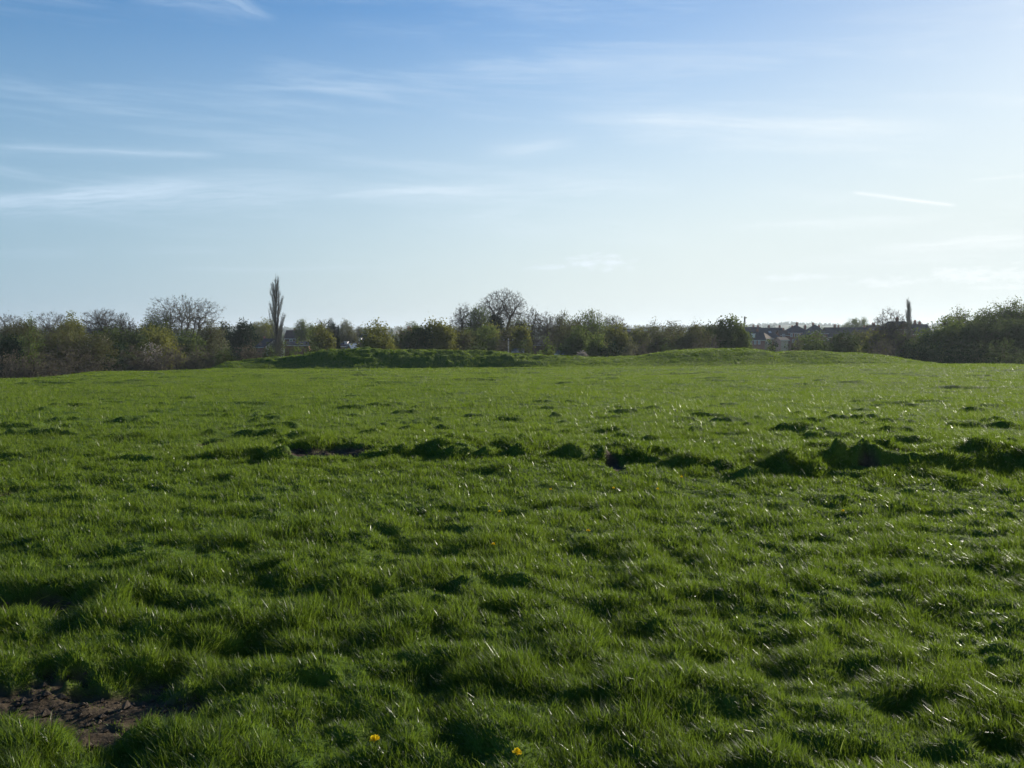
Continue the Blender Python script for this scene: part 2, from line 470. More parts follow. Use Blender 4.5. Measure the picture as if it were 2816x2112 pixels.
M_bark = simple("bark", (.055, .045, .034), (.11, .095, .075), 4.0)
M_barkdark = simple("dark_bark", (.035, .030, .022), (.075, .062, .048), 4.0)
M_barkpale = simple("pale_bark", (.22, .21, .18), (.40, .38, .34), 5.0)
M_twig = leafmat("twigs_grey", (.075, .060, .048), (.135, .115, .09), .05)
M_twigp = leafmat("twigs_pale", (.115, .100, .075), (.20, .18, .135), .08)
M_twigb = leafmat("twigs_brown", (.095, .072, .048), (.165, .125, .085), .08)
M_leaf_green = leafmat("spring_leaf", (.070, .100, .024), (.140, .180, .042), .4)
M_leaf_yellow = leafmat("yellow_green_leaf", (.100, .110, .022), (.200, .205, .045), .4)
M_leaf_dark = leafmat("evergreen_leaf", (.012, .026, .010), (.035, .06, .022), .15)
M_leaf_mid = leafmat("dark_spring_leaf", (.045, .068, .022), (.095, .120, .038), .3)
M_leaf_brown = leafmat("bronze_bud", (.062, .066, .024), (.150, .150, .052), .3)
M_bramble = leafmat("bramble_leaf", (.105, .088, .058), (.175, .150, .100), .25)
M_blossom = leafmat("blossom", (.20, .18, .15), (.36, .32, .28), .3)
M_leaf_pale = leafmat("pale_bud", (.12, .13, .06), (.22, .21, .12), .35)

# ------------------------------------------------------------------ ground sheet
def polar(rs, angs, closed):
    R, A = np.meshgrid(rs, angs, indexing='ij')
    return R * np.sin(A), R * np.cos(A)

def grid_faces(nr, na, closed):
    i, j = np.meshgrid(np.arange(nr - 1), np.arange(na if closed else na - 1), indexing='ij')
    j2 = (j + 1) % na
    return np.stack([i * na + j, i * na + j2, (i + 1) * na + j2, (i + 1) * na + j], -1).reshape(-1, 4)

fine = np.radians(np.linspace(-37, 37, 900))
coarse = np.radians(np.linspace(37, 323, 96)[1:-1])
angs = np.concatenate([fine, coarse])
rs_near = np.concatenate([[.05, .4, .9], np.exp(np.linspace(math.log(1.4), math.log(165), 980)), [190, 230, 300, 400, 550, 700, 900]])
X, Y = polar(rs_near, angs, True)
x, y = X.ravel(), Y.ravel()
z = height(x, y)
ZG = z.reshape(len(rs_near), len(angs))[3:983, :900]
def zgrid(px, py):
    i = np.clip((np.log(np.hypot(px, py)) - math.log(1.4)) / (math.log(165 / 1.4) / 979), 0, 978.99)
    j = np.clip((np.arctan2(px, py) + math.radians(37)) / (math.radians(74) / 899), 0, 898.99)
    i0 = i.astype(int); j0 = j.astype(int); fi = i - i0; fj = j - j0
    return (ZG[i0, j0] * (1 - fj) + ZG[i0, j0 + 1] * fj) * (1 - fi) + (ZG[i0 + 1, j0] * (1 - fj) + ZG[i0 + 1, j0 + 1] * fj) * fi
np_mesh("ground", np.stack([x, y, z], 1), [grid_faces(len(rs_near), len(angs), True)[:, ::-1]], [turf],
        attrs={'bare': bare_mask(x, y)}, smooth=True)["kind"] = "structure"
angs_f = np.radians(np.concatenate([np.linspace(-37, 37, 260), np.linspace(37, 323, 60)[1:-1]]))
rs_far = np.concatenate([[900], np.exp(np.linspace(math.log(940), math.log(9000), 80))])
X, Y = polar(rs_far, angs_f, True); x, y = X.ravel(), Y.ravel()
np_mesh("hills", np.stack([x, y, height(x, y, False)], 1), [grid_faces(len(rs_far), len(angs_f), True)[:, ::-1]], [far_fields],
        smooth=True)["kind"] = "structure"

# ------------------------------------------------------------------ grass
rng = np.random.default_rng(7)
def make_grass(NB=2300000):
    d = np.exp(rng.uniform(math.log(1.9), math.log(128), NB))
    d = np.concatenate([d, rng.uniform(103, 128, 260000), rng.uniform(11, 17, 170000)]); NB = len(d)
    keep = rng.random(NB) < np.clip((d / 4.8) ** 2, 0, 1)
    d = d[keep]; nb = len(d)
    a = np.radians(rng.uniform(-33, 33, nb))
    x, y = d * np.sin(a), d * np.cos(a)
    cl = fbm(x / .12, y / .12, 101, 2)
    # clumping: pull roots towards random centres
    bm = bare_mask(x, y)
    clump = fbm(x / .45 + 9, y / .45, 103, 3)
    k = (rng.random(nb) > bm * np.where(fbm(x / .09, y / .09, 119, 2) > .52, .72, 1.02)) & (rng.random(nb) < .45 + 1.1 * cl)
    x, y, d, cl, clump, bm = [q[k] for q in (x, y, d, cl, clump, bm)]
    nb = len(x)
    z = zgrid(x, y)
    e = .05
    zx = (zgrid(x + e, y) - z) / e; zy = (zgrid(x, y + e) - z) / e
    zx = np.clip(zx, -1.6, 1.6); zy = np.clip(zy, -1.6, 1.6)
    L = (.027 + .042 * np.clip(clump * 1.8 - .45, 0, 1) + .016 * rng.random(nb)) * (.6 + .7 * rng.random(nb))
    tf = fbm(x / .19 + 5, y / .19, 109, 2)
    L *= .72 + 1.5 * np.clip(tf - .2, 0, 1) ** 1.4 + .5 * sstep(.60, .72, fbm(x / .5, y / .5, 107, 2))
    L *= 1 - .55 * bm
    L *= 1 - .35 * np.clip(bare_mask(x, y + .12), 0, 1)
    L *= 1 + .25 * sstep(8, 30, d) + .35 * sstep(50, 110, d)
    tall = rng.random(nb) < .006
    L[tall] *= 1.9
    W = (.0023 + .0016 * rng.random(nb)) * np.maximum(1, d / 4.5) ** .86 * (1 + .6 * sstep(30, 110, d))
    th = rng.uniform(0, 2 * math.pi, nb)
    wind_x, wind_y = -.20, .03
    lean = rng.gamma(2.0, .30, nb)
    lx = np.cos(th) * lean + wind_x * (.6 + .8 * rng.random(nb)) - zx * .75
    ly = np.sin(th) * lean + wind_y - zy * .75
    up = np.ones(nb)
    nrm = np.sqrt(lx * lx + ly * ly + 1)
    dx, dy, dz = lx / nrm, ly / nrm, up / nrm
    ph = th + rng.uniform(.8, 2.3, nb)          # blade width axis
    sx_, sy_ = np.cos(ph), np.sin(ph)
    bend = rng.uniform(.15, 1.1, nb)
    P0 = np.stack([x, y, z - .01], 1)
    D = np.stack([dx, dy, dz], 1); Sd = np.stack([sx_, sy_, rng.normal(0, .25, nb)], 1)
    B = np.stack([dx * bend, dy * bend, -.35 * bend], 1)
    L1 = L[:, None]; W1 = W[:, None]
    mid = P0 + D * L1 * .5
    tip = P0 + D * L1 + B * L1 * .45
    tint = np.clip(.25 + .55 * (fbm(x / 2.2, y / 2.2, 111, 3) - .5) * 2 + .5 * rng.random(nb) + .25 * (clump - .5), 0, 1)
    tint = np.clip(tint + .22 * sstep(7, 26, y) + .12 * sstep(30, 80, y), 0, 1.3)  # far blades tinted brighter and yellower, painting in sunlight caught by their tips
    dry = ((rng.random(nb) < .055) * rng.uniform(.3, 1, nb)).astype(float)
    near = d < 14
    # near blades: 5 verts, far blades: 3 verts
    ni = np.where(near)[0]; fi = np.where(~near)[0]
    V1 = np.stack([P0[ni] - Sd[ni] * W1[ni] * .5, P0[ni] + Sd[ni] * W1[ni] * .5, mid[ni] + Sd[ni] * W1[ni] * .42, mid[ni] - Sd[ni] * W1[ni] * .42, tip[ni]], 1).reshape(-1, 3)
    b = np.arange(len(ni))[:, None] * 5
    Q = b + np.array([[0, 1, 2, 3]]); T = b + np.array([[3, 2, 4]])
    V2 = np.stack([P0[fi] - Sd[fi] * W1[fi] * .5, P0[fi] + Sd[fi] * W1[fi] * .5, tip[fi]], 1).reshape(-1, 3)
    T2 = len(V1) + np.arange(len(fi))[:, None] * 3 + np.array([[0, 1, 2]])
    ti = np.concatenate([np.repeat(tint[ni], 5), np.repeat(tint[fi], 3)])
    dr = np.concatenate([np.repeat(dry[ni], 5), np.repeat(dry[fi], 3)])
    tint = np.clip(tint - .24 * (1 - sstep(4, 11, y)), 0, 1.3); ti = np.concatenate([np.repeat(tint[ni], 5), np.repeat(tint[fi], 3)])  # vignette darkening painted into the colour of the nearest blades
    gl = (1 - .62 * sstep(11, 45, d)) * (rng.random(nb) < .42) * rng.uniform(.3, 1, nb)
    shn = np.concatenate([np.repeat(gl[ni], 5), np.repeat(gl[fi], 3)])
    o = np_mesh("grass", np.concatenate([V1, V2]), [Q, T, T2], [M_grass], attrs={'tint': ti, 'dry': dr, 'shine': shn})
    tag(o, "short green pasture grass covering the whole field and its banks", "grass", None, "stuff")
    print("blades", nb)
make_grass()

# ------------------------------------------------------------------ trees
def prisms(p0, p1, r0, r1, k=4):
    """tapered open prisms between point arrays"""
    d = p1 - p0; L = np.linalg.norm(d, axis=1, keepdims=True) + 1e-9; d = d / L
    ref = np.where(np.abs(d[:, 2:3]) > .9, np.array([[1., 0, 0]]), np.array([[0, 0, 1.]]))
    s = np.cross(d, ref); s /= np.linalg.norm(s, axis=1, keepdims=True) + 1e-9
    t = np.cross(d, s)
    ang = np.arange(k) * 2 * math.pi / k
    ring = s[:, None, :] * np.cos(ang)[None, :, None] + t[:, None, :] * np.sin(ang)[None, :, None]
    a = p0[:, None, :] + ring * r0[:, None, None]; b = p1[:, None, :] + ring * r1[:, None, None]
    V = np.concatenate([a, b], 1).reshape(-1, 3)
    base = np.arange(len(p0))[:, None] * 2 * k
    F_ = []
    for i in range(k):
        j = (i + 1) % k
        F_.append(base + np.array([[i, j, k + j, k + i]]))
    return V, np.concatenate(F_)

def spikes(p0, p1, r):
    """thin three-sided twigs that end in a point"""
    d = p1 - p0; L = np.linalg.norm(d, axis=1, keepdims=True) + 1e-9; d = d / L
    ref = np.where(np.abs(d[:, 2:3]) > .9, np.array([[1., 0, 0]]), np.array([[0, 0, 1.]]))
    s = np.cross(d, ref); s /= np.linalg.norm(s, axis=1, keepdims=True) + 1e-9
    t = np.cross(d, s)
    vs = [p0 + (s * math.cos(a) + t * math.sin(a)) * r[:, None] for a in (0, 2.09, 4.19)] + [p1]
    V = np.stack(vs, 1).reshape(-1, 3)
    b = np.arange(len(p0))[:, None] * 4
    return V, np.concatenate([b + np.array([[0, 1, 3]]), b + np.array([[1, 2, 3]]), b + np.array([[2, 0, 3]])])

def leaves(c, size, rg, elong=1.5):
    n_ = len(c)
    a = rg.normal(size=(n_, 3)); a /= np.linalg.norm(a, axis=1, keepdims=True)
    b = rg.normal(size=(n_, 3)); b -= a * (a * b).sum(1, keepdims=True); b /= np.linalg.norm(b, axis=1, keepdims=True) + 1e-9
    sz = (size * rg.uniform(.6, 1.4, n_))[:, None]
    V = np.stack([c - a * sz * elong * .5, c + b * sz * .5, c + a * sz * elong * .5, c - b * sz * .5], 1).reshape(-1, 3)
    return V, np.arange(n_)[:, None] * 4 + np.array([[0, 1, 2, 3]])

def envelope(rg, n_, w_, h, cb, shape, lob=.22):
    """random points inside a lumpy crown; w_ width, h tree height, cb crown base fraction"""
    d = rg.normal(size=(n_, 3)); d /= np.linalg.norm(d, axis=1, keepdims=True)
    r = rg.random(n_) ** (1 / 2.2)
    ph = rg.uniform(0, 6.28, 6)
    lump = 1 + lob * (np.sin(3 * d[:, 0] + ph[0]) * np.cos(3.5 * d[:, 2] + ph[1]) + .8 * np.sin(5.5 * d[:, 1] + ph[2] + 2 * d[:, 0]) * np.cos(4.7 * d[:, 2] + ph[3]) + .5 * np.sin(9 * d[:, 0] + ph[4]) * np.sin(8 * d[:, 2] + ph[5])) 
    c0, c1 = h * cb, h
    rz = (c1 - c0) / 2
    p = d * (r * lump)[:, None]
    if shape == 'dome':
        p[:, 2] = np.where(p[:, 2] < 0, p[:, 2] * .9, p[:, 2])
        z_ = c0 + rz * (1 + p[:, 2] * .97)
        return np.stack([p[:, 0] * w_ / 2, p[:, 1] * w_ / 2, z_], 1)
    if shape == 'crown':    # rounded head carried on open limbs
        p[:, 2] = np.where(p[:, 2] < 0, p[:, 2] * 1.0, p[:, 2])
        z_ = c0 + rz * (1 + p[:, 2] * .97)
        stray = rg.random(n_) < .12
        z_ = np.where(stray, z_ * rg.uniform(.55, 1.0, n_), z_)
        return np.stack([p[:, 0] * w_ / 2, p[:, 1] * w_ / 2, z_], 1)
    if shape == 'fan':      # widest near the top, narrow foot
        z_ = c0 + rz * (1 + p[:, 2] * .97)
        f = np.clip((z_ - c0) / (c1 - c0), 0, 1)
        k = .45 + .62 * f ** .7
        return np.stack([p[:, 0] * w_ / 2 * k * 1.05, p[:, 1] * w_ / 2 * k, z_], 1)
    if shape == 'bush':
        z_ = np.abs(p[:, 2]) * h * .97
        return np.stack([p[:, 0] * w_ / 2, p[:, 1] * w_ / 2, z_], 1)
    return p

def skeleton(tips, base, fork, rg, rt, curve=.05):
    E0, E1, RA, RB = [], [], [], []
    def edge(a, b, na, nb_):
        E0.append(a); E1.append(b); RA.append(rt * na ** .5 + .006); RB.append(rt * nb_ ** .5 + .004)
    ntot = len(tips)
    prev = base
    for i in range(1, 4):
        q = base + (fork - base) * i / 3 + rg.normal(0, curve * .4, 3) * (i < 3)
        edge(prev, q, ntot * (1.25 if i == 1 else 1), ntot); prev = q
    stack = [(fork, np.arange(ntot), 0)]
    while stack:
        node, idx, lev = stack.pop()
        n_ = len(idx)
        if n_ <= 2:
            for i in idx: edge(node, tips[i], 1, .5)
            continue
        k = 3 if (n_ > 40 and rg.random() < .6) or lev == 0 else 2
        if lev == 0: k = rg.integers(3, 6)
        k = min(k, n_)
        v = tips[idx] - node; v = v / (np.linalg.norm(v, axis=1, keepdims=True) + 1e-9)
        s0 = rg.integers(n_); seeds = [s0]
        while len(seeds) < k:
            dd = np.max(v @ v[seeds].T, axis=1) + rg.uniform(0, .25, n_)
            seeds.append(int(np.argmin(dd)))
        asg = np.argmax(v @ v[seeds].T, axis=1)
        for c in range(k):
            sub = idx[asg == c]
            if len(sub) == 0: continue
            if len(sub) == n_:
                for part in np.array_split(rg.permutation(sub), 2):
                    mu = tips[part].mean(0); q = node + (mu - node) * .4
                    edge(node, q, len(part), len(part)); stack.append((q, part, lev + 1))
                break
            mu = tips[sub].mean(0)
            L = np.linalg.norm(mu - node)
            q = node + (mu - node) * (rg.uniform(.28, .5) if len(sub) > 3 else .6) + rg.normal(0, curve * L, 3)
            edge(node, q, len(sub), len(sub)); stack.append((q, sub, lev + 1))
    return [np.array(a) for a in (E0, E1, RA, RB)]

KINDS = {
 # kind: shape, crown base, tips, twigs/tip, twig len, leaves/tip, leaf size, bark, twig mat, leaf mat, tip radius, name, category
 'bare':     ('crown', .44, 1000, 4, 1.0, 0.8, .13, M_bark, M_twig, M_leaf_brown, .0115, 'bare_tree', 'tree'),
 'round':    ('crown', .52, 1500, 3, .85, 0.1, .13, M_bark, M_twig, M_leaf_brown, .0105, 'bare_tree', 'tree'),
 'budding':  ('crown', .34, 850, 5, .8, 11, .17, M_bark, M_twig, M_leaf_green, .0115, 'budding_tree', 'tree'),
 'brown':    ('dome', .06, 750, 6, .8, 20, .16, M_barkdark, M_twigb, M_leaf_brown, .013, 'brown_tree', 'tree'),
 'leafy':    ('dome', .06, 620, 3, .7, 26, .22, M_bark, M_twig, M_leaf_green, .013, 'leafy_tree', 'tree'),
 'yellow':   ('dome', .06, 620, 3, .7, 26, .22, M_bark, M_twig, M_leaf_yellow, .013, 'leafy_tree', 'tree'),
 'midgreen': ('dome', .04, 640, 3, .7, 26, .22, M_barkdark, M_twigb, M_leaf_mid, .013, 'leafy_tree', 'tree'),
 'dark':     ('dome', .03, 520, 2, .7, 26, .24, M_barkdark, M_twig, M_leaf_dark, .013, 'evergreen_tree', 'tree'),
 'bush':     ('bush', .0, 620, 9, .6, 14, .12, M_barkdark, M_twig, M_bramble, .010, 'bush', 'bush'),
 'gbush':    ('bush', .0, 460, 4, .5, 16, .16, M_barkdark, M_twigb, M_leaf_mid, .010, 'bush', 'bush'),
 'ybush':    ('bush', .0, 460, 4, .5, 16, .16, M_barkdark, M_twigb, M_leaf_green, .010, 'bush', 'bush'),
 'palebush': ('bush', .0, 440, 5, .6, 12, .15, M_barkdark, M_twig, M_leaf_pale, .010, 'bush', 'bush'),
 'blossom':  ('bush', .0, 400, 4, .5, 12, .14, M_barkdark, M_twig, M_blossom, .010, 'blossom_bush', 'bush'),
 'darkbush': ('bush', .0, 420, 3, .5, 20, .18, M_barkdark, M_twig, M_leaf_dark, .010, 'bush', 'bush'),
}

def crown_part(parts, mats, root):
    Vs, Fs, mi, ti = [], [], [], []
    off = 0
    for V, Fc, m, t in parts:
        Vs.append(V); Fs.append(Fc + off); mi.append(m); ti.append(t); off += len(V)
    # group faces by arity
    return np_mesh("crown", np.concatenate(Vs), Fs, mats, mi, root, {'tint': np.concatenate(ti)})

def tree(kind, u, wpx, vtop, dist, label, seed=0, group="trees and bushes beyond the field", trunks=1, ivy=False):
    rg = np.random.default_rng(abs(hash((int(u), int(vtop), int(dist)))) % 100000 + seed)
    a, b = ray(u, vtop)
    X0 = a * dist
    zb = float(height(np.array([X0]), np.array([float(dist)]), False)[0]) - .15
    h = b * dist + CAM_Z - zb
    wd = wpx / F * dist
    if kind in ('poplar', 'conifer'):
        return spire(kind, X0, dist, zb, wd, h, label, rg, group)
    shape, cb, nt, tw, tl, lf, ls, bark, twm, lm, rt, nm, cat = KINDS[kind]
    root = empty(nm, (X0, dist, zb)); tag(root, label, cat, group)
    sc = min(max((wd * h) / 110.0, .3), 2.2)
    nt = int(nt * (.35 + .65 * sc))
    tips = envelope(rg, nt * 1, wd * (1.02 if shape in ('fan', 'crown') else .96), h * .965, cb, shape, .05 if kind == 'round' else (.14 if kind == 'bare' else .20))
    zt = np.percentile(tips[:, 2], 98.5)
    z_lo = h * cb * (.6 if shape != 'crown' else 1.0)
    tips[:, 2] = z_lo + (tips[:, 2] - z_lo) * (h * .975 - z_lo) / (zt - z_lo)
    for ax in (0, 1):
        lo, hi = np.percentile(tips[:, ax], [2.5, 97.5])
        tips[:, ax] = (tips[:, ax] - (lo + hi) / 2) * wd * .95 / (hi - lo)
    tips[:, 2] = np.maximum(tips[:, 2], .15)
    E = []
    for k in range(trunks):
        sel = np.arange(nt) % trunks == k if trunks == 1 else np.argsort(np.argsort(tips[:, 0])) * trunks // nt == k
        t_ = tips[sel]
        bx = 0.0
        base = np.array([bx, 0., 0.])
        if shape == 'bush': fork = np.array([bx, 0, h * .1])
        else: fork = np.array([bx + (t_[:, 0].mean() - bx) * .4, 0, h * (cb + .06 if shape != 'crown' else cb * .72)]) + rg.normal(0, .15, 3)
        E.append(skeleton(t_, base, fork, rg, rt, .06 if shape != 'bush' else .1))
    E0, E1, RA, RB = [np.concatenate([e[i] for e in E]) for i in range(4)]
    if ivy: RA = RA * 1.0
    big = RA > (.065 if shape != 'bush' else .05)
    if big.sum() == 0: big[:3] = True
    V, Fc = prisms(E0[big], E1[big], RA[big], RB[big], 6)
    np_mesh("trunk", V, [Fc], [bark], [0], root, smooth=True)
    parts = []
    V, Fc = prisms(E0[~big], E1[~big], RA[~big], RB[~big], 3)
    parts.append((V, Fc, 0, np.repeat(rg.random((~big).sum()), 6)))
    cen = np.array([0, 0, h * (cb + .35)])
    if shape == 'bush': cen = np.array([0, 0, -h * .2])
    ntw = int(nt * tw * 1.9)
    src = tips[rg.integers(0, nt, ntw)]
    o_ = src - cen; o_ /= np.linalg.norm(o_, axis=1, keepdims=True) + 1e-9
    dr = o_ * .8 + rg.normal(0, .55, (ntw, 3)) + np.array([0, 0, .35])
    dr /= np.linalg.norm(dr, axis=1, keepdims=True)
    ln = tl * rg.uniform(.4, 1.15, ntw) * min(1.0, .5 + h / 30)
    st = src - dr * (ln * (.45 if shape in ('fan', 'crown') else .75))[:, None]
    p1 = st + dr * ln[:, None]
    p1[:, 2] = np.maximum(p1[:, 2], .05); st[:, 2] = np.maximum(st[:, 2], .05)
    V, Fc = spikes(st, p1, np.full(ntw, .0105 if shape != 'bush' else .013))
    parts.append((V, Fc, 0, np.repeat(rg.random(ntw), 4)))
    nl = int(nt * lf * 1.35)
    if nl:
        pick = rg.integers(0, nt, nl)
        c = tips[pick] + rg.normal(0, .45 if shape != 'bush' else .28, (nl, 3))
        c[:, 2] = np.maximum(c[:, 2], .05)
        V, Fc = leaves(c, ls, rg)
        tint = np.clip(rg.random(nt)[pick] * .6 + rg.random(nl) * .4, 0, 1)
        parts.append((V, Fc, 1, np.repeat(tint, 4)))
    if ivy:      # ivy sleeve round the stem
        m_ = 3000
        zz = rg.random(m_) * h * .55
        rr = (.5 + 1.2 * np.sin(np.clip(zz / (h * .55), 0, 1) * 3.0)) * rg.random(m_) ** .5
        th = rg.uniform(0, 6.28, m_)
        V, Fc = leaves(np.stack([rr * np.cos(th) - .3, rr * np.sin(th), zz], 1), .24, rg)
        np_mesh("ivy", V, [Fc], [M_leaf_dark], [0], root, {'tint': np.repeat(rg.random(m_), 4)})
    crown_part(parts, [twm, lm], root)
    return root

def spire(kind, X0, dist, zb, wd, h, label, rg, group):
    if kind == 'conifer':
        root = empty('conifer_tree', (X0, dist, zb)); tag(root, label, 'tree', group)
        V, Fc = prisms(np.array([[0, 0, 0.]]), np.array([[0, 0, h * .95]]), np.array([.22]), np.array([.03]), 6)
        np_mesh("trunk", V, [Fc], [M_barkdark], [0], root)
        m_ = 5000
        f = rg.random(m_) ** 1.35
        zz = h * (.04 + .96 * f)
        tier = .72 + .28 * np.abs(np.sin(zz * 2.1))
        rr = wd / 2 * (1 - f) ** .85 * tier * rg.random(m_) ** .35
        th = rg.uniform(0, 6.28, m_)
        V, Fc = leaves(np.stack([rr * np.cos(th), rr * np.sin(th), zz - rr * .2], 1), .3, rg)
        np_mesh("crown", V, [Fc], [M_leaf_dark], [0], root, {'tint': np.repeat(rg.random(m_), 4)})
        return root
    root = empty('poplar_tree', (X0, dist, zb)); tag(root, label, 'tree', group)
    # two leaders, steep branches hugging them
    nb = 460
    E0, E1, R0, R1 = [], [], [], []
    leaders = [(0.0, 1.0), (wd * .16, .93)]
    for lx, top in leaders:
        prev = np.array([0, 0, 0.]); n_ = 14
        for i in range(1, n_ + 1):
            f = i / n_
            q = np.array([lx * min(1, max(0, (f - .3) * 2)), 0, h * top * f]) + rg.normal(0, .08, 3)
            E0.append(prev); E1.append(q); R0.append(.40 * (1 - (f - 1 / n_)) ** .9 + .02); R1.append(.40 * (1 - f) ** .9 + .02); prev = q
    V, Fc = prisms(np.array(E0), np.array(E1), np.array(R0), np.array(R1), 6)
    np_mesh("trunk", V, [Fc], [M_barkdark], [0], root, smooth=True)
    env_z = [.0, .1, .2, .35, .5, .62, .75, .86, .94, 1.0]; env_r = [.7, .85, .95, .9, 1.0, 1.0, .85, .6, .38, .1]
    nl_ = 46
    P0, P1, Rr, T0, T1 = [], [], [], [], []
    for i in range(nl_):
        z1 = h * (.30 + .66 * (i + rg.random()) / nl_)
        zs = z1 - h * rg.uniform(.20, .30) * (.6 + .4 * (1 - z1 / h) / .7)
        th = rg.uniform(0, 6.28); rr = wd / 2 * 1.15 * float(np.interp(z1 / h, env_z, env_r)) * rg.uniform(.55, 1.12)
        prev = np.array([0, 0, zs]); ns_ = 7
        for q in range(1, ns_ + 1):
            f = q / ns_
            c = np.array([math.cos(th) * rr * f ** .6, math.sin(th) * rr * f ** .6, zs + (z1 - zs) * f]) + rg.normal(0, .05, 3)
            P0.append(prev); P1.append(c); Rr.append(.075 * (1 - f) + .018)
            m_ = 30
            u_ = rg.random((m_, 1)); b_ = prev + (c - prev) * u_ + rg.normal(0, .13, (m_, 3))
            d_ = np.stack([rg.normal(math.cos(th) * .10, .22, m_), rg.normal(math.sin(th) * .10, .22, m_), np.ones(m_)], 1)
            T0.append(b_); T1.append(b_ + d_ * rg.uniform(.4, 1.3, (m_, 1)) * (1.1 - .3 * f))
            prev = c
    P0, P1, Rr = np.array(P0), np.array(P1), np.array(Rr)
    V1, F1 = prisms(P0, P1, Rr, Rr * .8, 3)
    T0 = np.concatenate(T0); T1 = np.concatenate(T1)
    V3, F3 = spikes(T0, T1, np.full(len(T0), .0105))
    low = 2400
    zz = rg.random(low) * h * .30
    rr = wd / 2 * .95 * rg.random(low) ** .5 * (1 - .25 * rg.random(low)); th = rg.uniform(0, 6.28, low)
    s = np.stack([rr * np.cos(th), rr * np.sin(th), zz], 1)
    V4, F4 = spikes(s, s + np.stack([rg.normal(0, .25, low), rg.normal(0, .25, low), np.ones(low) * 1.3], 1), np.full(low, .012))
    c = s[rg.integers(0, low, 2500)] + rg.normal(0, .4, (2500, 3)); c[:, 2] = np.maximum(c[:, 2], .1)
    V5, F5 = leaves(c, .16, rg)
    crown_part([(V1, F1, 0, np.repeat(rg.random(len(P0)), 6)), (V3, F3, 0, np.repeat(rg.random(len(T0)), 4)),
                (V4, F4, 0, np.repeat(rg.random(low), 4)), (V5, F5, 1, np.repeat(rg.random(2500), 4))], [M_twigp, M_leaf_brown], root)
    return root

